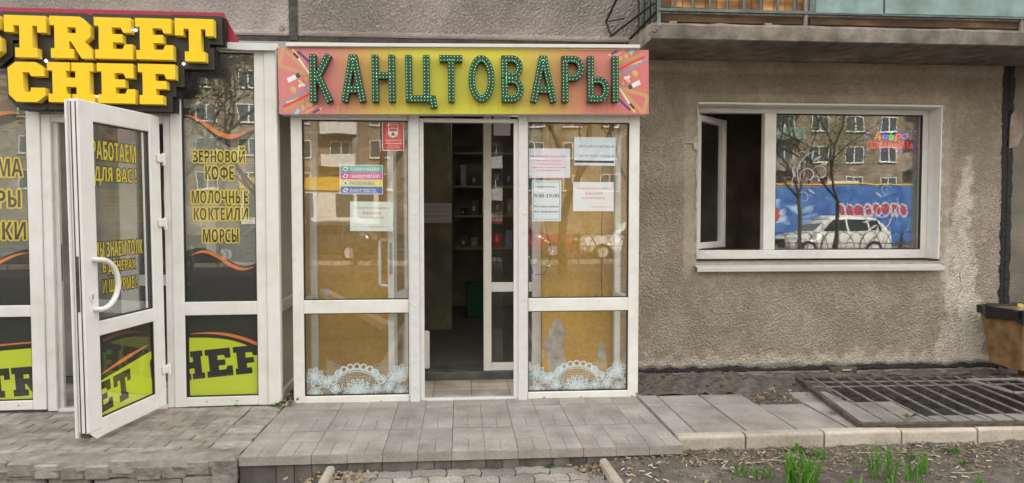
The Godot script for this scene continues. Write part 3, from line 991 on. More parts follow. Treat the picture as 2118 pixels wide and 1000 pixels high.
func make_building() -> void:
	var o := thing("apartment_building", "grey-brown stucco apartment block behind both glass porches, with balcony and white window", "building")
	var hole := [2.02, 4.212, 0.98, 2.35]
	part("wall_panel", wall_mesh(1.30, 4.80, 0.03, 2.79, ZW - 0.35, ZW - 0.012, [hole]), M.stucco_far, o)
	var skin := splatter(70, 84.0, 98.0, 0.015, [[1.2, 5.0, 2.63, 2.8, 0.001], [1.2, 5.0, 2.595, 2.63, -0.003], [1.905, 4.305, 0.83, 2.425, -0.004]], [[1.9, 4.35, 2.4, 2.7], [1.2, 1.75, 0.5, 2.7]])
	part("stucco_skin", relief(1.30, 4.80, 0.03, 2.79, 0.0065, [hole], skin), stained_stucco(), o).set_meta("label", "rough brown stucco panel with pale lime run beside the window")
	part("wall_panel", wall_mesh(4.87, 14.0, 0.03, 2.79, ZW - 0.35, ZW, []), M.stucco_far, o)
	part("entrance_wall", wall_mesh(-1.30, 1.298, -0.2, 2.79, ZW - 0.35, ZW, [[-0.42, 0.69, -0.2, 2.32]]), M.ochre, o).set_meta("label", "ochre painted wall behind the stationery porch glass")
	part("wall_panel", wall_mesh(-14.0, -1.302, -0.2, 2.79, ZW - 0.35, ZW, [[-3.9, -1.9, -0.2, 2.4]]), M.stucco_upper_side, o)
	# bare patches where the ochre paint has come off
	rng.seed = 27
	for q in [[0.80, 0.30, 0.09, 0.22], [0.83, 0.12, 0.07, 0.12], [1.20, 0.22, 0.04, 0.08], [-1.1, 0.75, 0.05, 0.03]]:
		var bp := PackedVector2Array()
		for k in 18:
			var an := TAU * k / 18
			bp.append(Vector2(q[0] + cos(an) * q[2] * rng.randf_range(0.65, 1.1), q[1] + sin(an) * q[3] * rng.randf_range(0.65, 1.1)))
		var pm := MB.new()
		pm.prism(bp, ZW - 0.002, ZW + 0.002 + 0.0012 * q[2] * 10.0)
		part("bare_plaster", pm, M.plaster_patch, o)
	# upper storey panels, with a recessed joint between and below them
	part("wall_panel", wall_mesh(-1.315, 14.0, 2.835, 5.6, ZW - 0.05, ZW - 0.012, []), M.stucco_upper, o)
	part("wall_panel", wall_mesh(-14.0, -1.370, 2.835, 5.6, ZW - 0.05, ZW - 0.012, []), M.stucco_upper_side, o)
	part("stucco_skin", relief(-1.315, 1.9, 2.84, 3.7, 0.0085, [], splatter(80, 60.0, 66.0, 0.0145, [[-1.4, 2.0, 2.8, 2.882, 0.001], [-1.4, -1.28, 2.8, 4.0, -0.004]])), M.stucco_upper, o)
	part("stucco_skin", relief(-4.6, -1.370, 2.84, 3.7, 0.0085, [], splatter(90, 62.0, 70.0, 0.008, [[-5.0, -1.2, 2.8, 2.875, 0.001]])), M.stucco_upper_side, o)
	var sm := MB.new()
	rng.seed = 8
	for k in 40:  # trowelled mortar in the vertical joint
		var y := 2.80 + k * 0.07
		sm.box(Vector3(-1.372 - rng.randf() * 0.004, y, ZW - 0.04), Vector3(-1.313 + rng.randf() * 0.004, y + 0.071, ZW + 0.004 + rng.randf() * 0.004))
	part("joint", sm, M.mortar, o)
	bx("joint", Vector3(-14, 2.78, ZW - 0.05), Vector3(14, 2.85, ZW - 0.012), M.mortar, o, 0.0)
	# black sealing compound in the joint right of the window
	var tarm := MB.new()
	var tn := noise(33, 1.0, 1, 3)
	var left_edge := PackedVector2Array()
	var right_edge := PackedVector2Array()
	for k in 111:
		var y := 0.03 + k * 0.025
		left_edge.append(Vector2(4.788 + 0.010 * tn.get_noise_1d(y * 9.0) - 0.02 * clampf(y - 1.2, 0, 1), y))
		var xr := 4.872 + 0.016 * tn.get_noise_1d(y * 7.0 + 60.0)
		if y > 1.98 and y < 2.32:
			xr = 4.815 + 0.02 * tn.get_noise_1d(y * 30.0)
		right_edge.append(Vector2(xr, y))
	for k in 110:
		tarm.prism(PackedVector2Array([left_edge[k], right_edge[k], right_edge[k + 1], left_edge[k + 1]]), ZW - 0.02, ZW + 0.004)
	tarm.box(Vector3(4.822, 0.03, ZW), Vector3(4.834, 2.76, ZW + 0.009), 0.003)
	part("sealing_strip", tarm, M.tar, o)
	var pk := MB.new()
	pk.prism(PackedVector2Array([Vector2(4.822, 1.97), Vector2(4.91, 2.0), Vector2(4.96, 2.10), Vector2(4.95, 2.27), Vector2(4.89, 2.33), Vector2(4.845, 2.27), Vector2(4.83, 2.1)]), ZW, ZW + 0.007)
	part("plaster_patch", pk, M.plaster_pink, o)
	# body of the block: upper storeys, rear, plinth
	bx("upper_storeys", Vector3(-14, 2.80, -17.6), Vector3(14, 14.6, ZW - 0.06), M.stucco_upper_side, o, 0.0)
	bx("rear_block", Vector3(-14, -0.2, -17.6), Vector3(14, 2.80, -10.2), M.stucco_upper_side, o, 0.0)
	bx("side_block", Vector3(-14, -0.2, -10.2), Vector3(-5.0, 2.80, ZW - 0.36), M.room_wall, o, 0.0)
	bx("side_block", Vector3(5.6, -0.2, -10.2), Vector3(14, 2.80, ZW - 0.36), M.room_wall, o, 0.0)
	bx("partition", Vector3(-1.9, -0.2, -10.2), Vector3(-1.7, 2.80, ZW - 0.351), M.olive_wall, o, 0.0)
	bx("partition", Vector3(1.62, -0.2, -10.2), Vector3(1.76, 2.80, ZW - 0.351), M.room_wall, o, 0.0)
	bx("room_floor", Vector3(-5.0, -0.2, -10.2), Vector3(5.6, 0.055, ZW - 0.36), M.floor_dark, o, 0.0)
	bx("room_ceiling", Vector3(-5.0, 2.72, -10.2), Vector3(5.6, 2.798, ZW - 0.36), M.room_wall, o, 0.0)
	var pl := MB.new()
	for k in 34:
		var x := 1.36 + k * 0.1
		pl.box(Vector3(x, -0.3, ZW - 0.05), Vector3(x + 0.1002, 0.022 + rng.randf() * 0.008, ZW + 0.105 + rng.randf() * 0.025), 0.006)
	part("plinth", pl, M.cement, o)
	bx("plinth", Vector3(4.87, -0.3, ZW - 0.05), Vector3(14, 0.028, ZW + 0.09), M.cement, o)
	var pi := MB.new()
	pi.tube([Vector3(-1.43, 2.895, ZW - 0.01), Vector3(-1.43, 2.895, ZW + 0.018)], [0.02, 0.02], 10)
	part("wall_anchor", pi, M.iron_grey, o)
	make_window(o)
	make_balcony(o)
	make_rooms(o)

func make_window(o: Node3D) -> void:
	var w := group_part("window", o)
	var zf := -5.80
	# plastered reveal
	var rv := MB.new()
	rv.box(Vector3(4.197, 1.0, zf - 0.02), Vector3(4.211, 2.349, ZW + 0.004), 0.003)
	rv.box(Vector3(2.021, 2.331, zf - 0.02), Vector3(4.1965, 2.349, ZW + 0.004), 0.003)
	part("reveal", rv, M.pvc_old, w)
	rng.seed = 5
	var rag := MB.new()
	for k in 26:  # ragged plaster edge left on the stucco
		var y := 1.02 + k * 0.051
		if rng.randf() < 0.75:
			rag.box(Vector3(2.001 + rng.randf() * 0.012, y, ZW - 0.01), Vector3(2.021, y + 0.05, ZW + 0.005))
		if rng.randf() < 0.6:
			rag.box(Vector3(4.211, y, ZW - 0.01), Vector3(4.216 + rng.randf() * 0.012, y + 0.05, ZW + 0.005))
	rag.prism(PackedVector2Array([Vector2(1.915, 2.0), Vector2(1.965, 2.025), Vector2(1.99, 2.05), Vector2(2.02, 2.05), Vector2(2.02, 1.93), Vector2(1.985, 1.95), Vector2(1.975, 2.0), Vector2(1.95, 1.995)]), ZW, ZW + 0.012)
	part("plaster_edge", rag, M.plaster_patch, w).set_meta("kind", "stuff")
	var fr := [[2.022, 2.090, 1.0, 2.330], [4.146, 4.196, 1.0, 2.330], [2.676, 2.782, 1.078, 2.284]]
	for f in fr:
		bx("frame_stile", Vector3(f[0], f[2], zf - 0.07), Vector3(f[1], f[3], zf), M.pvc, w)
	bx("frame_rail", Vector3(2.090, 2.284, zf - 0.068), Vector3(4.146, 2.330, zf - 0.001), M.pvc, w)
	bx("frame_rail", Vector3(2.090, 1.0, zf - 0.068), Vector3(4.146, 1.078, zf - 0.001), M.pvc, w)
	for x in [2.165, 2.73, 4.02]:
		bx("drain_cap", Vector3(x - 0.017, 1.036, zf - 0.002), Vector3(x + 0.017, 1.048, zf + 0.006), M.paper, w, 0.002)
	# gaskets and the fixed double pane
	var gk := MB.new()
	gk.box(Vector3(2.782, 1.078, zf - 0.034), Vector3(2.790, 2.284, zf - 0.012))
	gk.box(Vector3(4.138, 1.078, zf - 0.034), Vector3(4.146, 2.284, zf - 0.012))
	gk.box(Vector3(2.790, 2.276, zf - 0.034), Vector3(4.138, 2.284, zf - 0.012))
	gk.box(Vector3(2.790, 1.078, zf - 0.034), Vector3(4.138, 1.086, zf - 0.012))
	part("gasket", gk, M.gasket, w)
	for z in [zf - 0.02, zf - 0.032, zf - 0.044]:
		bx("pane", Vector3(2.784, 1.08, z - 0.004), Vector3(4.144, 2.282, z), M.glass, w, 0.0)
	# the opened casement, swung into the room on its left stile
	var s := group_part("casement", w)
	s.position = Vector3(2.092, 0, zf - 0.03)
	s.rotation.y = deg_to_rad(44)
	var W := 0.575
	var cas := MB.new()
	cas.box(Vector3(0, 1.085, -0.06), Vector3(0.055, 2.278, 0), 0.005)
	cas.box(Vector3(W - 0.055, 1.085, -0.06), Vector3(W, 2.278, 0), 0.005)
	cas.box(Vector3(0.055, 2.222, -0.059), Vector3(W - 0.055, 2.277, -0.001), 0.005)
	cas.box(Vector3(0.055, 1.086, -0.059), Vector3(W - 0.055, 1.142, -0.001), 0.005)
	part("sash", cas, M.pvc, s)
	bx("sash_pane", Vector3(0.05, 1.138, -0.034), Vector3(W - 0.05, 2.226, -0.03), M.glass, s, 0.0)
	# tin sill outside
	var sl := MB.new()
	sl.t = Transform3D(Basis(Vector3.RIGHT, deg_to_rad(9)), Vector3(0, 0.965, -5.81))
	sl.box(Vector3(2.0, 0.010, 0.0), Vector3(4.215, 0.018, 0.24), 0.002)
	sl.box(Vector3(2.0, -0.022, 0.231), Vector3(4.215, 0.010, 0.24), 0.002)
	part("sill", sl, M.pvc_cap, w)
	# white scroll stickers on the pane
	var hold := [null]
	var curl := func(c: Vector2, r: float, a0: float, a1: float, w0: float, shrink: float) -> void:
		var p := []
		var wd := []
		for k in 19:
			var q := k / 18.0
			var a := lerpf(a0, a1, q)
			p.append(c + Vector2(cos(a), sin(a)) * r * lerpf(1.0, shrink, q))
			wd.append(w0 * 0.5 * (0.25 + 0.75 * sin(PI * clampf(q * 0.9 + 0.08, 0, 1))))
		hold[0].ribbon(p, wd, 0.0)
	var leaf := func(c: Vector2, l: float, a: float) -> void:
		var d := Vector2(cos(a), sin(a))
		hold[0].ribbon([c, c + d * l * 0.3, c + d * l * 0.65, c + d * l], [0.004, l * 0.26, l * 0.22, 0.003], 0.0003)
	for k in 2:
		var sc := MB.new()
		hold[0] = sc
		sc.t = Transform3D(Basis(Vector3(0, 0, 1), PI if k else 0.0), Vector3(3.80, 1.43, zf - 0.0185) if k else Vector3(3.07, 1.74, zf - 0.0185))
		curl.call(Vector2(0.12, 0.02), 0.20, 3.6, 1.7, 0.022, 1.0)
		curl.call(Vector2(0.09, -0.08), 0.22, 3.3, 2.2, 0.016, 1.0)
		curl.call(Vector2(0.02, 0.0), 0.08, 3.9, -2.6, 0.018, 0.35)
		curl.call(Vector2(0.13, 0.02), 0.075, 2.6, -3.6, 0.018, 0.3)
		curl.call(Vector2(-0.02, -0.20), 0.06, 2.4, -2.8, 0.014, 0.3)
		curl.call(Vector2(-0.03, 0.19), 0.05, 5.0, 0.4, 0.012, 0.3)
		for l in [[0.06, 0.13, 0.09, 0.5], [0.05, 0.14, 0.09, 1.4], [0.13, 0.10, 0.07, 0.1], [-0.10, -0.02, 0.10, 1.9], [0.02, -0.12, 0.08, -0.6]]:
			leaf.call(Vector2(l[0], l[1]), l[2], l[3])
		part("scroll_sticker", sc, M.vinyl_white, w).set_meta("kind", "stuff")


func make_balcony(o: Node3D) -> void:
	var b := group_part("balcony", o)
	rng.seed = 77
	# slab with a worn front edge
	var m := MB.new()
	var n := 64
	var nz := noise(5, 1.6, 1, 4)
	var prof := func(x: float) -> Array:
		var e := nz.get_noise_1d(x * 6.0)
		var f := nz.get_noise_1d(x * 6.0 + 400.0)
		return [Vector3(x, 2.695, ZW), Vector3(x, 2.692, -4.985 + 0.004 * f), Vector3(x, 2.70, -4.972 + 0.006 * e), Vector3(x, 2.795 + 0.008 * f, -4.97 + 0.008 * e), Vector3(x, 2.815 + 0.012 * e, -4.985 + 0.012 * f), Vector3(x, 2.818, -5.06), Vector3(x, 2.835, ZW)]
	for i in n:
		var a: Array = prof.call(1.415 + 5.6 * i / n)
		var d: Array = prof.call(1.415 + 5.6 * (i + 1) / n)
		for k in a.size() - 1:
			m.quad(a[k], d[k], d[k + 1], a[k + 1])
	var f0: Array = prof.call(1.415)
	for k in range(1, f0.size() - 1):
		m.tri(f0[0], f0[k], f0[k + 1])
	# crumbled corner
	for k in 14:
		var p := Vector3(1.45 + rng.randf_range(-0.03, 0.05), 2.79 + rng.randf_range(-0.05, 0.02), -4.985 + rng.randf_range(-0.03, 0.015))
		m.t = Transform3D(Basis.from_euler(Vector3(rng.randf() * 3, rng.randf() * 3, rng.randf() * 3)), p)
		m.box(-Vector3(0.018, 0.012, 0.014), Vector3(0.018, 0.012, 0.014), 0.005)
	m.t = Transform3D()
	part("slab", m, M.concrete_smooth, b)
	# bottom board, posts, teal rail, bars, planks, blue sheets
	var zr := -5.03
	bx("board", Vector3(1.50, 2.842, zr - 0.05), Vector3(2.66, 2.905, zr - 0.02), M.board_brown, b)
	bx("board", Vector3(2.675, 2.845, zr - 0.05), Vector3(4.40, 2.905, zr - 0.022), M.board_brown, b)
	bx("board", Vector3(4.41, 2.848, zr - 0.05), Vector3(6.9, 2.912, zr - 0.02), M.board_brown, b)
	for x in [1.49, 2.63, 4.385, 5.6]:
		bx("post", Vector3(x - 0.013, 2.80, zr - 0.02), Vector3(x + 0.013, 3.95, zr + 0.006), M.rail_teal if x < 2 else M.iron_grey, b)
	for x in [1.60, 2.34, 4.48]:
		bx("shim", Vector3(x - 0.03, 2.81, zr - 0.05), Vector3(x + 0.03, 2.845, zr - 0.0), M.concrete, b)
	bx("rail", Vector3(1.475, 2.912, zr - 0.012), Vector3(6.95, 2.937, zr + 0.014), M.rail_teal, b)
	bx("rail", Vector3(1.475, 3.86, zr - 0.012), Vector3(6.95, 3.90, zr + 0.014), M.rail_teal, b)
	for k in 9:
		bx("railing_bar", Vector3(1.605 + k * 0.132, 2.937, zr - 0.006), Vector3(1.622 + k * 0.132, 3.86, zr + 0.01), M.rail_teal, b, 0.002)
	for k in 13:
		bx("plank", Vector3(1.50 + k * 0.089, 2.94 + rng.randf() * 0.012, zr - 0.04), Vector3(1.50 + k * 0.089 + 0.086, 3.85, zr - 0.022), M["plank%d" % (k * 7 % 4)], b, 0.003)
	bx("sheet", Vector3(2.70, 2.925, zr + 0.014), Vector3(3.235, 3.87, zr + 0.018), M.sheet_blue, b, 0.001)
	bx("sheet", Vector3(3.252, 2.930, zr + 0.014), Vector3(6.9, 3.87, zr + 0.018), M.sheet_blue, b, 0.001)
	bx("post", Vector3(2.655, 2.93, zr - 0.01), Vector3(2.70, 3.87, zr + 0.016), M.rail_teal, b)
	# side railing back to the wall, with bent strip iron
	for k in 7:
		var z := zr - 0.05 - k * 0.085
		bx("railing_bar", Vector3(1.476, 2.86, z - 0.007), Vector3(1.490, 3.9, z + 0.007), M.rail_teal if k % 2 else M.iron_dark, b, 0.002)
	for q in [[Vector3(1.48, 2.92, zr), Vector3(1.42, 2.86, ZW + 0.02)], [Vector3(1.46, 2.98, zr - 0.02), Vector3(1.25, 2.87, ZW + 0.06)], [Vector3(1.32, 2.97, ZW + 0.22), Vector3(1.21, 2.99, ZW + 0.05)], [Vector3(1.21, 2.99, ZW + 0.05), Vector3(1.30, 3.2, ZW + 0.15)], [Vector3(1.21, 2.99, ZW + 0.05), Vector3(1.26, 2.87, ZW + 0.04)], [Vector3(1.42, 3.0, zr - 0.1), Vector3(1.30, 3.35, zr - 0.3)]]:
		var s := MB.new()
		s.bar(q[0], q[1], 0.024, 0.006)
		part("strip_iron", s, M.iron_dark, b)
	var hose := MB.new()
	hose.tube([Vector3(4.98, 2.93, zr + 0.03), Vector3(5.0, 2.90, zr + 0.045), Vector3(5.03, 2.87, zr + 0.04), Vector3(5.06, 2.85, zr + 0.02)], [0.004, 0.006, 0.006, 0.004], 6)
	part("cord", hose, M.straw, b)

func make_rooms(o: Node3D) -> void:
	# stationery shop: pier, shelves; flat: door; snack bar: pale wall
	bx("pier", Vector3(-0.42, 0.055, -8.4), Vector3(-0.10, 2.72, -7.9), M.olive_wall, o, 0.0)
	bx("inner_step", Vector3(-0.418, -0.02, -5.99), Vector3(0.688, 0.058, ZW - 0.05), M.sealant, o, 0.004)
	var dr := group_part("room_door", o)
	bx("leaf", Vector3(2.75, 0.06, -8.62), Vector3(3.55, 2.1, -8.58), M.room_pale, dr)
	for k in 3:
		bx("door_glass", Vector3(2.85, 0.95 + k * 0.36, -8.58), Vector3(3.12, 1.25 + k * 0.36, -8.575), M.goods_dark, dr)
	bx("room_wall", Vector3(1.77, 0.055, -8.75), Vector3(5.6, 2.72, -8.63), M.room_wall, o, 0.0)
	bx("room_wall", Vector3(-4.9, 0.055, -7.7), Vector3(-1.91, 2.72, -7.6), M.room_pale, o, 0.0)
	bx("room_wall", Vector3(-1.69, 0.055, -10.1), Vector3(1.61, 2.72, -10.0), M.olive_wall, o, 0.0)

# ---------------------------------------------------------------- stationery shop porch
func pane_box(parent: Node3D, x0: float, x1: float, y0: float, y1: float, z: float, panes := 3) -> void:
	for k in panes:
		bx("pane", Vector3(x0, y0, z - 0.005 - 0.0175 * k), Vector3(x1, y1, z - 0.0175 * k), M.glass, parent, 0.0)

func gaskets(parent: Node3D, x0: float, x1: float, y0: float, y1: float, z: float) -> void:
	var g := MB.new()
	var t := 0.006
	g.box(Vector3(x0, y0, z - 0.03), Vector3(x0 + t, y1, z))
	g.box(Vector3(x1 - t, y0, z - 0.03), Vector3(x1, y1, z))
	g.box(Vector3(x0 + t, y1 - t, z - 0.03), Vector3(x1 - t, y1, z))
	g.box(Vector3(x0 + t, y0, z - 0.03), Vector3(x1 - t, y0 + t, z))
	part("gasket", g, M.gasket, parent)

func make_stationery_porch() -> void:
	var o := thing("glass_porch", "white framed glass porch of the stationery shop under the pink and yellow sign", "porch")
	var z := ZK
	for s in [[-1.226, -1.148, -0.384, -0.372], [0.499, 0.507, 1.274, 1.352]]:
		# outer stiles and rails of a bay
		var left: bool = s[0] < 0
		if left:
			bx("frame_stile", Vector3(s[0], -0.02, z - 0.075), Vector3(s[1], 2.14, z), M.pvc_old, o)
			bx("frame_stile", Vector3(s[2], -0.02, z - 0.075), Vector3(s[3], 2.14, z - 0.006), M.pvc_old, o)
		else:
			bx("frame_stile", Vector3(s[0], -0.02, z - 0.075), Vector3(s[1], 2.14, z - 0.006), M.pvc_old, o)
			bx("frame_stile", Vector3(s[2], -0.02, z - 0.075), Vector3(s[3], 2.14, z), M.pvc_old, o)
		bx("frame_rail", Vector3(s[1], 2.081, z - 0.074), Vector3(s[2], 2.14, z - 0.002), M.pvc_old, o)
		bx("frame_rail", Vector3(s[1], 0.662, z - 0.074), Vector3(s[2], 0.760, z - 0.002), M.pvc_old, o)
		bx("frame_rail", Vector3(s[1], -0.018, z - 0.074), Vector3(s[2], 0.048, z - 0.002), M.pvc_old, o)
		for y in [[0.760, 2.081], [0.048, 0.662]]:
			pane_box(o, s[1] + 0.002, s[2] - 0.002, y[0] + 0.001, y[1] - 0.001, z - 0.03, 2)
			gaskets(o, s[1], s[2], y[0], y[1], z - 0.014)
		# side wall of the porch back to the building
		var x: float = s[0] + 0.012 if left else s[3] - 0.062
		var zb := ZW + 0.012
		bx("side_stile", Vector3(x, -0.02, zb), Vector3(x + 0.05, 2.56, zb + 0.06), M.pvc_old, o)
		bx("side_rail", Vector3(x + 0.001, -0.018, zb + 0.06), Vector3(x + 0.049, 0.06, z - 0.0765), M.pvc_old, o)
		bx("side_rail", Vector3(x + 0.001, 0.66, zb + 0.06), Vector3(x + 0.049, 0.745, z - 0.0765), M.pvc_old, o)
		bx("side_rail", Vector3(x + 0.001, 2.06, zb + 0.06), Vector3(x + 0.049, 2.12, z - 0.0765), M.pvc_old, o)
		for y in [[0.745, 2.06], [0.06, 0.66]]:
			bx("side_pane", Vector3(x + 0.022, y[0], zb + 0.058), Vector3(x + 0.028, y[1], z - 0.074), M.glass, o, 0.0)
	# chipped paint at the foot of the outer stiles
	rng.seed = 52
	for q in [[-1.222, -0.015], [-1.205, 0.02], [-1.17, -0.012], [1.30, -0.012], [1.335, 0.01], [0.62, -0.012], [0.9, -0.013], [-0.6, -0.013]]:
		var ch := PackedVector2Array()
		for k in 9:
			var an := TAU * k / 9
			ch.append(Vector2(q[0] + 0.008 + cos(an) * rng.randf_range(0.006, 0.018), q[1] + 0.012 + sin(an) * rng.randf_range(0.004, 0.013)))
		var cm := MB.new()
		cm.prism(ch, z - 0.001, z + 0.0006)
		part("bare_metal", cm, M.iron_grey, o)
	# mullion posts beside the doorway, with white screw caps
	for x in [[-0.372, -0.302], [0.432, 0.499]]:
		bx("post", Vector3(x[0], -0.03, z - 0.06), Vector3(x[1], 2.14, z + 0.022), M.alu, o, 0.003)
		for y in [2.07, 1.40, 0.72, 0.115]:
			var c := MB.new()
			c.tube([Vector3((x[0] + x[1]) * 0.5 + 0.006, y, z + 0.02), Vector3((x[0] + x[1]) * 0.5 + 0.006, y, z + 0.027)], [0.009, 0.007], 10)
			part("screw_cap", c, M.pvc, o)
	# door frame, threshold
	bx("door_frame", Vector3(-0.302, 0.014, z - 0.05), Vector3(-0.270, 2.10, z - 0.005), M.pvc_old, o, 0.003)
	bx("door_frame", Vector3(0.400, 0.014, z - 0.05), Vector3(0.432, 2.10, z - 0.005), M.pvc_old, o, 0.003)
	bx("door_frame", Vector3(-0.270, 2.072, z - 0.05), Vector3(0.400, 2.10, z - 0.006), M.pvc_old, o, 0.003)
	bx("threshold", Vector3(-0.302, -0.02, z - 0.05), Vector3(0.432, 0.014, z - 0.004), M.alu, o, 0.003)
	# floor tiles
	var gx := [-1.16, -0.87, -0.57, -0.215, 0.085, 0.385, 0.685, 0.985, 1.285]
	var gz := [-5.10, -5.36, -5.66]
	for i in gx.size() - 1:
		for j in 2:
			bx("floor_tile", Vector3(gx[i] + 0.0025, -0.03, gz[j + 1] + 0.0025), Vector3(gx[i + 1] - 0.0025, 0.0, gz[j] - 0.0025), M["floor_tile%d" % ((i * 3 + j) % 4)], o, 0.001)
	bx("floor_base", Vector3(-1.17, -0.06, -5.64), Vector3(1.30, -0.004, -5.09), M.joint, o, 0.0)
	# roof: flat sheet with a white flashing along the front
	bx("roof", Vector3(-1.24, 2.57, ZW + 0.002), Vector3(1.36, 2.592, z - 0.01), M.pvc_cap, o)
	var fl := bx("flashing", Vector3(-1.22, -0.012, 0), Vector3(1.315, 0.014, 0.04), M.pvc_cap, o, 0.003)
	fl.position = Vector3(0, 2.600, -4.945)
	fl.rotation.z = 0.0135
	bx("fascia", Vector3(-1.215, 2.142, z - 0.06), Vector3(1.34, 2.568, z - 0.01), M.pvc_old, o)
	# inner door: narrow fixed leaf, and the leaf that stands open against the porch
	var d := group_part("inner_door", o)
	var zi := -5.72
	for x in [[0.195, 0.262], [0.610, 0.688]]:
		bx("door_stile", Vector3(x[0], 0.06, zi - 0.05), Vector3(x[1], 2.32, zi), M.pvc_old, d)
	for y in [[0.06, 0.125], [0.735, 0.815], [2.26, 2.318]]:
		bx("door_rail", Vector3(0.262, y[0], zi - 0.049), Vector3(0.610, y[1], zi - 0.001), M.pvc_old, d)
	for y in [[0.125, 0.735], [0.815, 2.26]]:
		bx("door_pane", Vector3(0.263, y[0], zi - 0.03), Vector3(0.609, y[1], zi - 0.024), M.glass, d, 0.0)
	bx("door_stile", Vector3(-0.418, 0.06, zi - 0.05), Vector3(-0.36, 2.32, zi), M.pvc_old, d)
	var lf := group_part("open_leaf", o)
	lf.position = Vector3(-0.395, 0, ZW + 0.02)
	lf.rotation.y = deg_to_rad(78)
	# leaf runs along local -x from its hinge; turned so that it stands out into the porch
	var L := 0.50
	var mm := MB.new()
	mm.box(Vector3(-L, 0.07, -0.05), Vector3(-L + 0.075, 2.06, 0), 0.004)
	mm.box(Vector3(-0.075, 0.07, -0.05), Vector3(0, 2.06, 0), 0.004)
	for y in [[0.07, 0.16], [0.70, 0.79], [1.98, 2.06]]:
		mm.box(Vector3(-L + 0.075, y[0], -0.049), Vector3(-0.075, y[1], -0.001), 0.003)
	part("leaf_frame", mm, M.pvc_old, lf)
	bx("leaf_pane", Vector3(-L + 0.07, 0.16, -0.028), Vector3(-0.07, 0.70, -0.022), M.glass, lf, 0.0)
	bx("leaf_pane", Vector3(-L + 0.07, 0.79, -0.028), Vector3(-0.07, 1.98, -0.022), M.glass, lf, 0.0)
	bx("lock_plate", Vector3(-L - 0.003, 0.94, -0.037), Vector3(-L, 1.18, -0.013), M.steel, lf, 0.0)
	var h := MB.new()
	h.tube([Vector3(-L + 0.04, 1.20, -0.05), Vector3(-L + 0.04, 1.20, -0.105), Vector3(-L + 0.03, 1.185, -0.12), Vector3(-L + 0.03, 0.865, -0.12), Vector3(-L + 0.04, 0.85, -0.105), Vector3(-L + 0.04, 0.85, -0.05)], [0.013, 0.013, 0.013, 0.013, 0.013, 0.013], 8)
	part("leaf_handle", h, M.pvc, lf)

func sheet(called: String, label: String, category: String, group: String, x0: float, y0: float, x1: float, y1: float, z: float, m: Material, tilt := 0.0) -> Node3D:  # a sheet of paper; its children are the print, in metres from its lower left corner
	var o := thing(called, label, category, group, Vector3(x0, y0, z))
	o.rotation.z = tilt
	var b := MB.new()
	b.box(Vector3(0, 0, -0.0006), Vector3(x1 - x0, y1 - y0, 0))
	part("sheet", b, m, o)
	return o

func words(o: Node3D, rows: Array, face: String, m: Material) -> void:  # rows of [text, x0, y0, x1, y1]
	var b := MB.new()
	for r in rows:
		write(b, r[0], face, r[1], r[2], r[3], r[4], 0.0004)
	part("lettering", b, m, o)

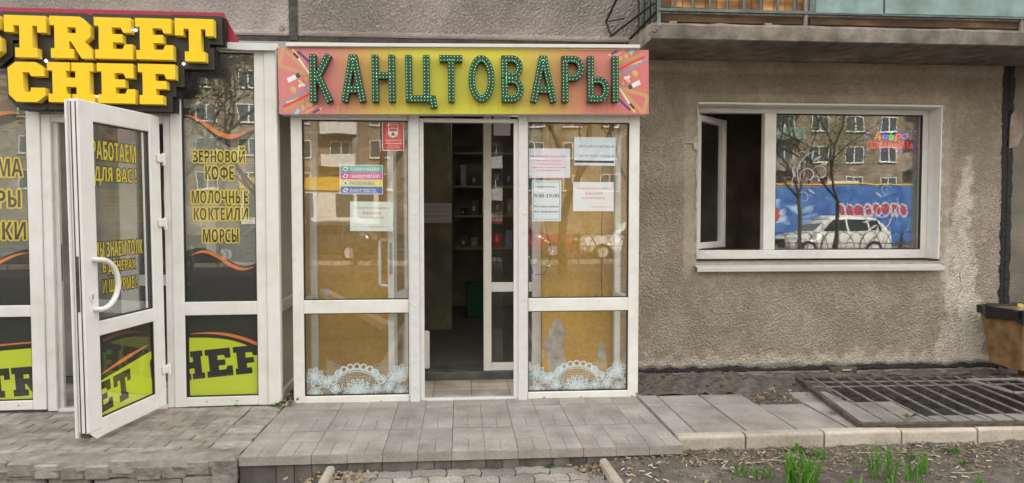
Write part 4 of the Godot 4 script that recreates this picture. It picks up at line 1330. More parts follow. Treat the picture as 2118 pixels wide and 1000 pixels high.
func make_papers() -> void:
	var zg := ZK - 0.0365   # just behind the outer pane
	var serif := "Droid Serif/bold"
	var sans := "Droid Sans/bold"
	var g := "notices behind the porch glass"
	# red security sticker
	var o := sheet("security_sticker", "red security sticker with white emblem at the top of the left porch pane", "sticker", g, -0.574, 1.862, -0.413, 2.076, zg, M.paper)
	bx("red_field", Vector3(0.006, 0.006, 0.0), Vector3(0.155, 0.208, 0.0003), M.poster_red, o, 0.0)
	var e := MB.new()
	e.prism(PackedVector2Array([Vector2(0.045, 0.195), Vector2(0.116, 0.195), Vector2(0.116, 0.125), Vector2(0.104, 0.104), Vector2(0.086, 0.100), Vector2(0.0805, 0.092), Vector2(0.075, 0.100), Vector2(0.057, 0.104), Vector2(0.045, 0.125)]), 0.0003, 0.0006)
	part("emblem", e, M.ink_white, o)
	e = MB.new()
	e.prism(PackedVector2Array([Vector2(0.048, 0.192), Vector2(0.113, 0.192), Vector2(0.113, 0.168), Vector2(0.048, 0.168)]), 0.0006, 0.0008)
	e.prism(PackedVector2Array([Vector2(0.052, 0.163), Vector2(0.109, 0.163), Vector2(0.109, 0.142), Vector2(0.052, 0.142)]), 0.0006, 0.0008)
	part("emblem_band", e, M.poster_red, o)
	e = MB.new()
	e.prism(PackedVector2Array([Vector2(0.064, 0.112), Vector2(0.097, 0.112), Vector2(0.0805, 0.140)]), 0.0006, 0.0009)
	part("emblem_triangle", e, M.ink_black, o)
	var wm := MB.new()
	write(wm, "НАХОДИТСЯ", sans, 0.022, 0.070, 0.140, 0.081, 0.0006)
	write(wm, "ПОД ОХРАНОЙ", sans, 0.022, 0.048, 0.140, 0.061, 0.0006)
	write(wm, "т. (38) 500-20-30", "Droid Sans", 0.042, 0.032, 0.120, 0.039, 0.0006)
	write(wm, "56-14-38, 37-95-36", "Droid Sans", 0.034, 0.019, 0.128, 0.026, 0.0006)
	part("lettering", wm, M.ink_white, o)
	# copy service poster
	o = sheet("service_poster", "four-striped copying and printing poster in teal, magenta, yellow and blue", "poster", g, -0.886, 1.541, -0.571, 1.758, zg, M.paper, -0.006)
	var rows := [["КОПИРОВАНИЕ", "poster_teal", "ink_white", 0.295], ["СКАНИРОВАНИЕ", "poster_magenta", "ink_white", 0.297], ["РАСПЕЧАТКА", "poster_yellow", "poster_blue", 0.253], ["НАБОР ТЕКСТА", "poster_blue", "ink_white", 0.266]]
	for k in 4:
		var y := 0.161 - k * 0.052
		bx("stripe", Vector3(0.005, y, 0.0), Vector3(0.310, y + 0.0515, 0.0003), M[rows[k][1]], o, 0.0)
		var pic := MB.new()
		pic.prism(disc(Vector2(0.043, y + 0.025), 0.024, 0.018, 0.3, 4), 0.0003, 0.0006)
		part("picture", pic, M.ink_white, o)
		pic = MB.new()
		pic.prism(disc(Vector2(0.043, y + 0.024), 0.012, 0.008, 0.8 * k, 5), 0.0006, 0.0009)
		part("picture", pic, M.goods_grey if k != 2 else M.poster_blue, o)
		words(o, [[rows[k][0], 0.075, y + 0.014, rows[k][3], y + 0.036]], serif, M[rows[k][2]])
	# the two job notices
	for k in 2:
		var at: Array = [[-0.813, 1.270, -0.498, 1.488], [0.852, 1.417, 1.163, 1.637]][k]
		o = sheet("job_notice", ["greenish job notice with red print below the copying poster", "white job notice with red print beside the opening hours"][k], "notice", g, at[0], at[1], at[2], at[3], zg, [M.paper_green, M.paper][k], [-0.012, 0.0][k])
		words(o, [["ТРЕБУЕТСЯ ПРОДАВЕЦ", 0.028, 0.160, 0.290, 0.178], ["В МАГАЗИН", 0.095, 0.124, 0.225, 0.142], ["КАНЦТОВАРОВ", 0.070, 0.088, 0.245, 0.106]], "Droid Sans", M.ink_red)
		words(o, [["ТЕЛ. 8 906 875 11 79", 0.140, 0.026, 0.292, 0.037]], "Droid Sans", M.ink_red)
	# price notice
	o = sheet("price_notice", "lilac sheet with pink print addressed to the buyer, above the opening hours", "notice", g, 0.513, 1.667, 0.828, 1.888, zg, M.paper_lilac)
	words(o, [["Уважаемый покупатель", 0.014, 0.152, 0.290, 0.172]], sans, M.ink_pink)
	words(o, [["в/в в этом магазине идет", 0.060, 0.122, 0.252, 0.135], ["формирование цен, во", 0.064, 0.097, 0.246, 0.110], ["избежание неточностей просим", 0.024, 0.072, 0.282, 0.085], ["уточнять цену на кассе", 0.062, 0.048, 0.244, 0.061]], sans, M.ink_pink)
	# discount notice
	o = sheet("discount_notice", "bluish sheet with dark serif print and black bar, highest notice in the right pane", "notice", g, 0.857, 1.763, 1.174, 1.977, zg, M.paper_blueish, -0.008)
	words(o, [["ДЕЛАЙ ПОКУПКИ", 0.036, 0.134, 0.305, 0.155], ["ПОЛУЧАЙ СКИДКИ", 0.040, 0.062, 0.308, 0.082]], "Droid Serif", M.ink_black)
	bx("bar", Vector3(0.004, 0.020, 0.0), Vector3(0.308, 0.037, 0.0004), M.goods_dark, o, 0.0)
	# opening hours
	o = sheet("opening_hours", "framed upright sheet giving the opening hours 9:00-19:00", "notice", g, 0.538, 1.341, 0.760, 1.648, zg, M.paper_blueish)
	words(o, [["9:00-19:00", 0.016, 0.178, 0.206, 0.206]], serif, M.ink_black)
	words(o, [["График работы.", 0.040, 0.250, 0.180, 0.267], ["Без выходных", 0.018, 0.100, 0.204, 0.120], ["Без перерыва", 0.018, 0.060, 0.202, 0.081]], serif, M.ink_black)
	var bd := MB.new()
	for q in [[0.010, 0.014, 0.0125, 0.296], [0.2095, 0.014, 0.212, 0.296], [0.0125, 0.014, 0.2095, 0.0165], [0.0125, 0.2935, 0.2095, 0.296]]:
		bd.box(Vector3(q[0], q[1], 0.0), Vector3(q[2], q[3], 0.0004))
	part("border", bd, M.ink_black, o)
	# blank sheet at the top of the inner door, notice on the pier inside
	sheet("blank_sheet", "blank pale sheet taped to the top of the inner door glass", "notice", g, 0.283, 2.06, 0.425, 2.23, -5.742, M.paper_lilac)
	o = sheet("pier_notice", "paper notice on the olive pier inside the shop", "notice", g, -0.43, 1.30, -0.10, 1.53, -7.895, M.paper)
	words(o, [["Уважаемые покупатели", 0.02, 0.17, 0.30, 0.19], ["просим вас", 0.02, 0.12, 0.30, 0.14], ["бережно", 0.04, 0.07, 0.29, 0.09]], "Droid Sans", M.ink_pink)
	# lace stickers
	print_mat("lace", lace_image(), 0.7, true)
	for k in 2:
		var at: Array = [[-1.146, 0.050, -0.386, 0.305], [0.508, 0.050, 1.273, 0.300]][k]
		var l := thing("lace_sticker", ["white lace sticker along the bottom of the left porch pane", "white lace sticker along the bottom of the right porch pane"][k], "sticker", "lace stickers on the porch", Vector3(at[0], at[1], zg + 0.0006))
		var q := MB.new()
		q.quad(Vector3.ZERO, Vector3(at[2] - at[0], 0, 0), Vector3(at[2] - at[0], at[3] - at[1], 0), Vector3(0, at[3] - at[1], 0))
		part("lace_film", q, M.lace, l)
	# fairy lights hanging behind the right bay
	var gl := thing("fairy_lights", "dark wire of fairy lights looping behind the right porch glass", "lights")
	var zl := -5.35
	var pts := [Vector3(0.70, 2.3, zl), Vector3(0.72, 1.9, zl), Vector3(0.70, 1.6, zl), Vector3(0.66, 1.42, zl), Vector3(0.685, 1.25, zl), Vector3(0.73, 1.10, zl), Vector3(0.70, 0.98, zl), Vector3(0.66, 0.91, zl), Vector3(0.58, 0.915, zl), Vector3(0.54, 1.05, zl), Vector3(0.52, 1.30, zl), Vector3(0.53, 1.50, zl)]
	var rr := []
	for p in pts:
		rr.append(0.0032)
	var wire := MB.new()
	wire.tube(pts, rr, 6)
	part("wire", wire, M.goods_dark, gl)
	for k in [[5, "led_violet"], [6, "led_green"], [8, "led_violet"], [9, "led_green"], [10, "led_white"], [3, "led_amber"]]:
		var bulb := MB.new()
		bulb.gem(pts[k[0]] + Vector3(0.004, 0.004, 0.006), 0.006)
		part("bulb", bulb, M[k[1]], gl)
	var w2 := MB.new()
	var p2 := []
	for k in 14:
		p2.append(Vector3(1.13 + 0.006 * sin(k * 2.1), 2.3 - k * 0.125, zl + 0.01))
	p2.append_array([Vector3(1.10, 0.70, zl), Vector3(1.08, 0.75, zl), Vector3(1.11, 0.72, zl), Vector3(1.12, 0.66, zl)])
	var r2 := []
	for p in p2:
		r2.append(0.003)
	w2.tube(p2, r2, 6)
	part("wire", w2, M.goods_dark, gl)
	# inside the shop
	var ra := thing("white_radiator", "white ribbed panel standing inside the doorway at floor level", "radiator")
	bx("panel", Vector3(-0.335, 0.07, -5.80), Vector3(-0.265, 0.40, -5.77), M.pvc, ra, 0.012)
	for k in 6:
		bx("rib", Vector3(-0.333, 0.10 + k * 0.05, -5.77), Vector3(-0.267, 0.104 + k * 0.05, -5.768), M.alu, ra, 0.0)
	var sh := thing("shop_shelves", "tall wooden shelves at the back of the stationery shop", "shelves")
	for y in [0.9, 1.36, 1.78, 2.25]:
		bx("shelf_board", Vector3(-0.08, y, -9.98), Vector3(1.55, y + 0.03, -9.6), M.shelf_wood, sh)
	bx("back_panel", Vector3(-0.08, 0.5, -9.99), Vector3(1.55, 2.4, -9.98), M.room_wall, sh, 0.0)
	rng.seed = 19
	for k in 26:
		var y: float = [0.93, 1.39, 1.81][k % 3]
		var x := -0.02 + (k / 3) * 0.165 + rng.randf() * 0.03
		var hh := rng.randf_range(0.10, 0.30)
		var t := thing("packed_goods", "small packed goods on the dim shop shelves", "goods", "goods on the shop shelves", Vector3(x, y, -9.72))
		bx("pack", Vector3(0, 0, -0.06), Vector3(rng.randf_range(0.06, 0.13), hh, 0.06), [M.goods_grey, M.goods_dark, M.paper_blue, M.shelf_wood, M.goods_grey][k % 5], t)
		bx("pack_label", Vector3(0.012, hh * 0.3, 0.06), Vector3(0.05, hh * 0.6, 0.061), M.paper, t, 0.0)
	var gb := thing("green_crate", "green plastic crate on the dark floor of the stationery shop", "crate", "", Vector3(0.10, 0.055, -8.9))
	bx("crate_body", Vector3(-0.02, 0, -0.15), Vector3(0.21, 0.42, 0.15), M.green_box, gb, 0.01)
	bx("crate_rim", Vector3(-0.03, 0.42, -0.16), Vector3(0.22, 0.445, 0.16), M.green_box, gb, 0.006)
	for k in 2:
		var lp := thing("ceiling_lamp", ["louvred ceiling lamp just inside the shop doorway", "second ceiling lamp deeper in the shop"][k], "lamp", "ceiling lamps of the shop", Vector3(-0.05, 2.62, -7.0 - k * 1.3))
		bx("lamp_body", Vector3(-0.30, 0.02, -0.15), Vector3(0.9, 0.10, 0.15), M.lamp_white, lp)
		bx("lamp_tube", Vector3(-0.28, -0.01, -0.10), Vector3(0.88, 0.019, -0.06), M.lamp_glow, lp, 0.01)
		bx("lamp_tube", Vector3(-0.28, -0.01, 0.06), Vector3(0.88, 0.019, 0.10), M.lamp_glow, lp, 0.01)
		var al := AreaLight3D.new()
		al.name = "lamp_light"
		al.area_size = Vector2(1.16, 0.24)
		al.light_color = Color(1.0, 0.97, 0.9)
		al.light_energy = 0.04
		al.area_range = 12.0
		al.shadow_enabled = true
		al.position = Vector3(0.30, -0.03, 0)
		al.rotation_degrees = Vector3(-90, 0, 0)
		lp.add_child(al)
		for j in 8:
			bx("louvre", Vector3(-0.25 + j * 0.15, -0.02, -0.14), Vector3(-0.24 + j * 0.15, 0.018, 0.14), M.alu, lp, 0.0)
	# welcome sign of light dots behind the window pane
	var ws := thing("welcome_sign", "coloured light-dot welcome sign hanging behind the window pane", "sign")
	var z := -5.93
	var put := func(text: String, x0: float, y0: float, x1: float, y1: float, step: float, m: Material, slant: float) -> void:
		var gly := outline_of(text, "Droid Sans/bold")
		var r: Rect2 = gly[1]
		var tri: PackedVector2Array = gly[0]
		var d := MB.new()
		var nx := int((x1 - x0) / step)
		var ny := int((y1 - y0) / step)
		for i in nx + 1:
			for j in ny + 1:
				var p := r.position + Vector2((i + 0.5) / (nx + 1), (j + 0.5) / (ny + 1)) * r.size
				for k in tri.size() / 3:
					if Geometry2D.point_is_inside_triangle(p, tri[k * 3], tri[k * 3 + 1], tri[k * 3 + 2]):
						d.gem(Vector3(x0 + i * step + slant * j * step, y0 + j * step, z), step * 0.36)
						break
		var o_ := part("light_dots", d, m, ws)
		o_.set_meta("kind", "stuff")
	put.call("ПОЖАЛОВАТЬ", 3.705, 2.000, 4.135, 2.062, 0.0095, M.led_red, 0.12)
	put.call("Д", 3.775, 2.078, 3.825, 2.145, 0.0095, M.led_amber, 0.15)
	put.call("О", 3.845, 2.088, 3.895, 2.135, 0.0095, M.led_blue, 0.15)
	put.call("Б", 3.910, 2.076, 3.955, 2.155, 0.0095, M.led_green, 0.15)
	put.call("Р", 3.970, 2.070, 4.020, 2.135, 0.0095, M.led_red, 0.15)
	put.call("О", 4.035, 2.085, 4.085, 2.135, 0.0095, M.led_violet, 0.15)
	var bl := MB.new()
	for p in [[3.69, 2.10], [3.70, 2.14], [3.80, 2.175], [3.84, 2.175], [3.96, 2.165], [4.00, 2.165], [4.12, 2.155], [4.16, 2.155], [3.67, 1.985], [3.71, 1.985], [3.83, 1.975], [3.87, 1.975], [3.99, 1.97], [4.03, 1.97], [4.14, 2.0], [4.14, 2.04]]:
		bl.gem(Vector3(p[0], p[1], z), 0.0065)
	part("light_dots", bl, M.led_blue, ws).set_meta("kind", "stuff")

# ---------------------------------------------------------------- the stationery sign
func make_stationery_sign() -> void:
	var o := thing("stationery_sign", "pink and yellow signboard with green dotted letters over the stationery porch", "sign", "", Vector3(0.054, 2.350, -4.93))
	o.rotation.z = 0.0115
	var w := 1.333
	var h := 0.2335
	bx("sign_box", Vector3(-w, -h, -0.11), Vector3(w, h, -0.0005), M.pvc_cap, o, 0.002)
	print_mat("sign_print", sign_image(), 0.4)
	var q := MB.new()
	q.quad(Vector3(-w, -h, 0), Vector3(w, -h, 0), Vector3(w, h, 0), Vector3(-w, h, 0))
	part("printed_face", q, M.sign_print, o).position.z = 0.0005
	var s := 0.0455
	var boxes := [["К", -1.051, -0.890], ["А", -0.838, -0.662], ["Н", -0.620, -0.458], ["Ц", -0.385, -0.168], ["Т", -0.143, 0.020], ["О", 0.062, 0.247], ["В", 0.298, 0.456], ["А", 0.502, 0.697], ["Р", 0.735, 0.898], ["Ы", 0.922, 1.149]]
	for b in boxes:
		var x0: float = b[1] - 0.054
		var st := strokes_of(b[0], b[2] - b[1], 0.330, s)
		var m := MB.new()
		var face := MB.new()
		for p in stroke_polys(st, s * 0.5):
			m.prism(p[0], 0.004, 0.055, p[1])
			face.prism(mapped(p[0], func(v): return v), 0.055, 0.057, p[1])
		m.t = Transform3D()
		var l := part("letter", m, M.letter_rim, o)
		l.position = Vector3(x0, -0.155, 0)
		var f := part("letter_face", face, M.letter_green, l)
		f.position.z = 0.0005
		var d := MB.new()
		for line_ in st:
			var len_ := 0.0
			for k in line_.size() - 1:
				len_ += line_[k].distance_to(line_[k + 1])
			var n := int((len_ - 0.012) / 0.0228)
			for side in [-1.0, 1.0]:
				for j in n + 1:
					var at := 0.010 + (len_ - 0.020) * j / maxf(n, 1)
					for k in line_.size() - 1:
						var seg: float = line_[k].distance_to(line_[k + 1])
						if at <= seg or k == line_.size() - 2:
							var dir: Vector2 = (line_[k + 1] - line_[k]).normalized()
							var p: Vector2 = line_[k] + dir * at + Vector2(-dir.y, dir.x) * side * 0.0128
							d.gem(Vector3(p.x, p.y, 0.0585), 0.0036)
							break
						at -= seg
		part("light_dots", d, M.led_mint, l).set_meta("kind", "stuff")

# ---------------------------------------------------------------- snack bar porch (its own axes: origin at its right front corner, x runs left to right)
func slab_word(parent: Node3D, text: String, xf: Transform2D, cell: float, h: float, gap: float, z0: float, z1: float, m: Material, called := "letter") -> void:
	var x := 0.0
	for ch in text:
		if ch != " ":
			var g := slab_letter(ch)
			var b := MB.new()
			var f := func(p: Vector2) -> Vector2: return xf * Vector2(x + p.x * cell, p.y * h)
			var hs := []
			for q in g[1]:
				hs.append(mapped(q, f))
			b.prism(mapped(g[0], f), z0, z1, hs)
			part(called, b, m, parent)
		x += cell + gap

func wave(parent: Node3D, called: String, top: Array, bottom: Array, z: float, m: Material) -> void:  # vinyl between two curves
	var b := MB.new()
	for i in top.size() - 1:
		b.quad(Vector3(bottom[i].x, bottom[i].y, z), Vector3(bottom[i + 1].x, bottom[i + 1].y, z), Vector3(top[i + 1].x, top[i + 1].y, z), Vector3(top[i].x, top[i].y, z))
	part(called, b, m, parent)

func curve(x0: float, x1: float, f: Callable, n := 24) -> Array:
	var o := []
	for i in n + 1:
		var x := lerpf(x0, x1, float(i) / n)
		o.append(Vector2(x, f.call(float(i) / n)))
	return o

func clip_letters(parent: Node3D, text: String, at: Vector2, turn: float, cell: float, h: float, gap: float, x0: float, x1: float, y0: float, y1: float, z: float, m: Material) -> void:  # print letters cut off at the edge of the pane
	var pane := PackedVector2Array([Vector2(x0, y0), Vector2(x1, y0), Vector2(x1, y1), Vector2(x0, y1)])
	var x := 0.0
	for ch in text:
		if ch != " ":
			var g := slab_letter(ch)
			var f := func(p: Vector2) -> Vector2: return at + Vector2(x + p.x * cell, p.y * h).rotated(turn)
			for p in Geometry2D.intersect_polygons(mapped(g[0], f), pane):
				var b := MB.new()
				var hs := []
				for q in g[1]:
					var hm := mapped(q, f)
					if Geometry2D.is_point_in_polygon(hm[0], p) and Geometry2D.is_point_in_polygon(hm[2], p):
						hs.append(hm)
				b.prism(p, z, z, hs)
				part("letter", b, m, parent)
		x += cell + gap

func make_snack_porch() -> void:
	var turn := deg_to_rad(2.1)
	var at := Vector3(-1.31, 0, -5.0)
	var o := thing("glass_porch", "white framed glass porch of the snack bar with open door", "porch", "", at, turn)
	# right bay
	bx("corner_post", Vector3(-0.088, 0.0, -0.085), Vector3(0.0, 2.575, 0.0), M.pvc, o, 0.006)
	bx("frame_stile", Vector3(-0.160, 0.002, -0.072), Vector3(-0.0885, 2.575, -0.012), M.pvc, o)
	bx("frame_stile", Vector3(-0.739, 0.002, -0.072), Vector3(-0.662, 2.575, -0.012), M.pvc, o)
	for y in [[0.004, 0.072], [0.666, 0.763], [2.545, 2.574]]:
		bx("frame_rail", Vector3(-0.662, y[0], -0.071), Vector3(-0.160, y[1], -0.013), M.pvc, o)
	for y in [[0.072, 0.666], [0.763, 2.545]]:
		pane_box(o, -0.661, -0.161, y[0] + 0.001, y[1] - 0.001, -0.036)
		gaskets(o, -0.662, -0.160, y[0], y[1], -0.022)
	for x in [-0.52, -0.31]:
		bx("drain_hole", Vector3(x - 0.005, 0.036, -0.0131), Vector3(x + 0.005, 0.042, -0.0115), M.gasket, o, 0.0)
	# left bay, running on past the edge of the picture
	bx("frame_stile", Vector3(-1.690, 0.016, -0.072), Vector3(-1.600, 2.575, -0.012), M.pvc, o)
	bx("frame_stile", Vector3(-2.42, 0.016, -0.072), Vector3(-2.35, 2.575, -0.012), M.pvc, o)
	for y in [[0.018, 0.084], [0.675, 0.756], [2.545, 2.574]]:
		bx("frame_rail", Vector3(-2.35, y[0], -0.071), Vector3(-1.690, y[1], -0.013), M.pvc, o)
	for y in [[0.084, 0.675], [0.756, 2.545]]:
		pane_box(o, -2.349, -1.691, y[0] + 0.001, y[1] - 0.001, -0.036)
		gaskets(o, -2.35, -1.690, y[0], y[1], -0.022)
	bx("drain_hole", Vector3(-1.79, 0.048, -0.0131), Vector3(-1.78, 0.054, -0.0115), M.gasket, o, 0.0)
	bx("corner_post", Vector3(-2.52, 0.0, -0.085), Vector3(-2.421, 2.575, 0.0), M.pvc, o, 0.006)
	# door frame: jambs, head, strike plate, threshold, transom
	bx("door_jamb", Vector3(-0.790, 0.0, -0.085), Vector3(-0.7395, 2.09, -0.022), M.pvc_old, o)
	bx("door_jamb", Vector3(-1.5995, 0.0, -0.085), Vector3(-1.535, 2.09, -0.022), M.pvc, o)
	bx("door_jamb", Vector3(-1.535, 0.0, -0.085), Vector3(-1.505, 2.065, -0.052), M.pvc_old, o)
	bx("strike_plate", Vector3(-1.509, 0.92, -0.075), Vector3(-1.5035, 1.18, -0.058), M.steel, o, 0.0)
	bx("door_head", Vector3(-1.535, 2.035, -0.085), Vector3(-0.790, 2.092, -0.024), M.pvc, o)
	bx("transom", Vector3(-1.5995, 2.093, -0.085), Vector3(-0.7395, 2.575, -0.03), M.pvc, o)
	bx("threshold", Vector3(-1.535, -0.012, -0.10), Vector3(-0.790, 0.014, -0.026), M.alu, o)
	# right side wall, roof cap with its tin edge
	var zb := -0.66
	bx("side_stile", Vector3(-0.065, 0.0, zb), Vector3(-0.004, 2.57, zb + 0.07), M.pvc, o)
	for y in [[0.0, 0.075], [0.665, 0.755], [2.50, 2.57]]:
		bx("side_rail", Vector3(-0.064, y[0], zb + 0.07), Vector3(-0.006, y[1], -0.0855), M.pvc, o)
	for y in [[0.075, 0.665], [0.755, 2.50]]:
		bx("side_panel", Vector3(-0.040, y[0], zb + 0.07), Vector3(-0.026, y[1], -0.085), M.side_grey, o, 0.0)
	bx("roof_cap", Vector3(-2.56, 2.576, -0.66), Vector3(0.018, 2.602, 0.035), M.pvc_cap, o)
	var tin := MB.new()
	tin.prism(PackedVector2Array([Vector2(-0.40, 2.560), Vector2(-0.2, 2.552), Vector2(0.0, 2.555), Vector2(0.02, 2.577), Vector2(0.02, 2.603), Vector2(-0.40, 2.604)]), 0.036, 0.039)
	part("tin_edge", tin, M.alu, o)
	# floor tiles and the inner door behind
	for i in 6:
		for j in 4:
			var x := -2.40 + i * 0.39
			bx("floor_tile", Vector3(x + 0.002, -0.04, -0.10 - (j + 1) * 0.39), Vector3(x + 0.388, 0.004, -0.103 - j * 0.39), M["floor_tile%d" % ((i + j * 2) % 4)], o, 0.001)
	bx("floor_base", Vector3(-2.40, -0.08, -1.68), Vector3(-0.06, -0.002, -0.09), M.joint, o, 0.0)
	var d := group_part("inner_door", o)
	for x in [[-1.92, -1.80], [-1.46, -1.32], [-0.78, -0.70]]:
		bx("door_stile", Vector3(x[0], 0.06, -0.92), Vector3(x[1], 2.35, -0.86), M.room_pale if x[0] < -1.5 else M.pvc_old, d)
	for y in [[0.06, 0.13], [0.80, 0.89], [2.28, 2.35]]:
		bx("door_rail", Vector3(-1.32, y[0], -0.919), Vector3(-0.78, y[1], -0.861), M.pvc_old, d)
	for y in [[0.13, 0.80], [0.89, 2.28]]:
		bx("door_pane", Vector3(-1.32, y[0], -0.90), Vector3(-0.78, y[1], -0.894), M.glass_tinted, d, 0.0)
	bx("door_panel", Vector3(-1.80, 0.06, -0.915), Vector3(-1.46, 2.35, -0.87), M.room_pale, d)
	bx("inner_step", Vector3(-1.95, 0.0, -1.25), Vector3(-0.62, 0.058, -0.84), M.sealant, o)
	make_snack_door(o)

	# prints on the panes, each behind its own glass
	var zp := -0.0425
	var bold := "Droid Sans/bold"
	var menu := thing("window_lettering", "black and yellow menu lettering on the snack bar pane beside the open door", "lettering", "", at, turn)
	for r in [["ЗЕРНОВОЙ", -0.598, 1.764, -0.238, 1.878], ["КОФЕ", -0.514, 1.640, -0.316, 1.738], ["МОЛОЧНЫЕ", -0.610, 1.470, -0.220, 1.562], ["КОКТЕЙЛИ", -0.597, 1.350, -0.222, 1.470], ["МОРСЫ", -0.537, 1.190, -0.290, 1.286]]:
		write_edged(menu, r[0], bold, r[1], r[2], r[3], r[4], zp, 0.009, M.vinyl_black, M.vinyl_yellow)
	var part_menu := thing("window_lettering", "word endings МА, РЫ and СКИ in yellow-edged lettering at the picture's edge", "lettering", "", at, turn)
	for r in [["МА", -1.895, 1.655, -1.735, 1.780], ["РЫ", -1.905, 1.440, -1.752, 1.560], ["СКИ", -1.960, 1.215, -1.722, 1.340]]:
		write_edged(part_menu, r[0], bold, r[1], r[2], r[3], r[4], zp, 0.011, M.vinyl_black, M.vinyl_yellow)
	for k in 2:
		var x0: float = [-0.660, -2.348][k]
		var x1: float = [-0.162, -1.692][k]
		var v := thing("window_wave", ["black and orange wave print on the snack bar pane right of the door", "black and orange wave print on the snack bar pane at the picture's edge"][k], "window print", "wave prints on the snack bar panes", at, turn)
		var ph: float = [0.0, 2.2][k]
		# upper wave: a dark band under an orange stroke
		var up := func(q: float) -> float: return 2.03 + 0.075 * cos(q * 4.6 + ph) - 0.01
		var edge := curve(x0, x1, up)
		wave(v, "orange_stroke", curve(x0 + 0.01, x1 - 0.03, func(q): return up.call(q) + 0.004 + 0.020 * sin(PI * q)), curve(x0 + 0.01, x1 - 0.03, func(q): return up.call(q) - 0.012 * sin(PI * q)), zp, M.vinyl_orange)
		wave(v, "dark_band", edge, curve(x0, x1, func(q): return up.call(q) - 0.012 - 0.06 * sin(PI * q * q)), zp - 0.0006, M.vinyl_black)
		# lower wave: dark film down to the rail
		var lo := func(q: float) -> float: return 1.085 + 0.065 * cos(q * 4.9 - 0.9 + ph)
		var top := curve(x0, x1, lo)
		wave(v, "orange_stroke", curve(x0 + 0.04, x1 - 0.02, func(q): return lo.call(q) - 0.028 + 0.020 * sin(PI * q)), curve(x0 + 0.04, x1 - 0.02, func(q): return lo.call(q) - 0.03 - 0.010 * sin(PI * q)), zp, M.vinyl_orange)
		wave(v, "pale_film", edge, top, zp - 0.0018, M.film_pale)
		wave(v, "dark_film", top, curve(x0, x1, func(_q): return 0.764), zp - 0.0006, M.vinyl_black)
	# lime prints in the lower panes
	var lime := thing("window_print", "lime and black window print in the lower pane right of the open door", "window print", "", at, turn)
	wave(lime, "dark_film", curve(-0.661, -0.161, func(_q): return 0.665), curve(-0.661, -0.161, func(_q): return 0.073), zp - 0.0012, M.vinyl_black)
	wave(lime, "lime_field", curve(-0.645, -0.163, func(q): return 0.500 - 0.11 * q * q * q), curve(-0.645, -0.163, func(_q): return 0.079), zp - 0.0006, M.vinyl_lime)
	wave(lime, "orange_stroke", curve(-0.63, -0.163, func(q): return 0.530 + 0.03 * sin(PI * q * 0.7) - 0.10 * q * q), curve(-0.63, -0.163, func(q): return 0.526 + 0.012 * sin(PI * q * 0.8) - 0.105 * q * q), zp, M.vinyl_orange)
	clip_letters(lime, "HEF", Vector2(-0.72, 0.188), 0.085, 0.185, 0.205, 0.012, -0.645, -0.163, 0.079, 0.664, zp, M.vinyl_black)
	var lime2 := thing("window_print", "lime and black window print in the lower pane at the picture's edge", "window print", "", at, turn)
	wave(lime2, "dark_film", curve(-2.349, -1.691, func(_q): return 0.674), curve(-2.349, -1.691, func(_q): return 0.085), zp - 0.0012, M.vinyl_black)
	wave(lime2, "lime_field", curve(-2.345, -1.693, func(q): return 0.36 + 0.09 * sqrt(q)), curve(-2.345, -1.693, func(_q): return 0.088), zp - 0.0006, M.vinyl_lime)
	wave(lime2, "orange_stroke", curve(-2.3, -1.70, func(q): return 0.42 + 0.075 * sqrt(q)), curve(-2.3, -1.70, func(q): return 0.40 + 0.085 * sqrt(q)), zp, M.vinyl_orange)
	clip_letters(lime2, "TR", Vector2(-2.03, 0.095), 0.06, 0.185, 0.205, 0.012, -2.345, -1.693, 0.088, 0.664, zp, M.vinyl_black)

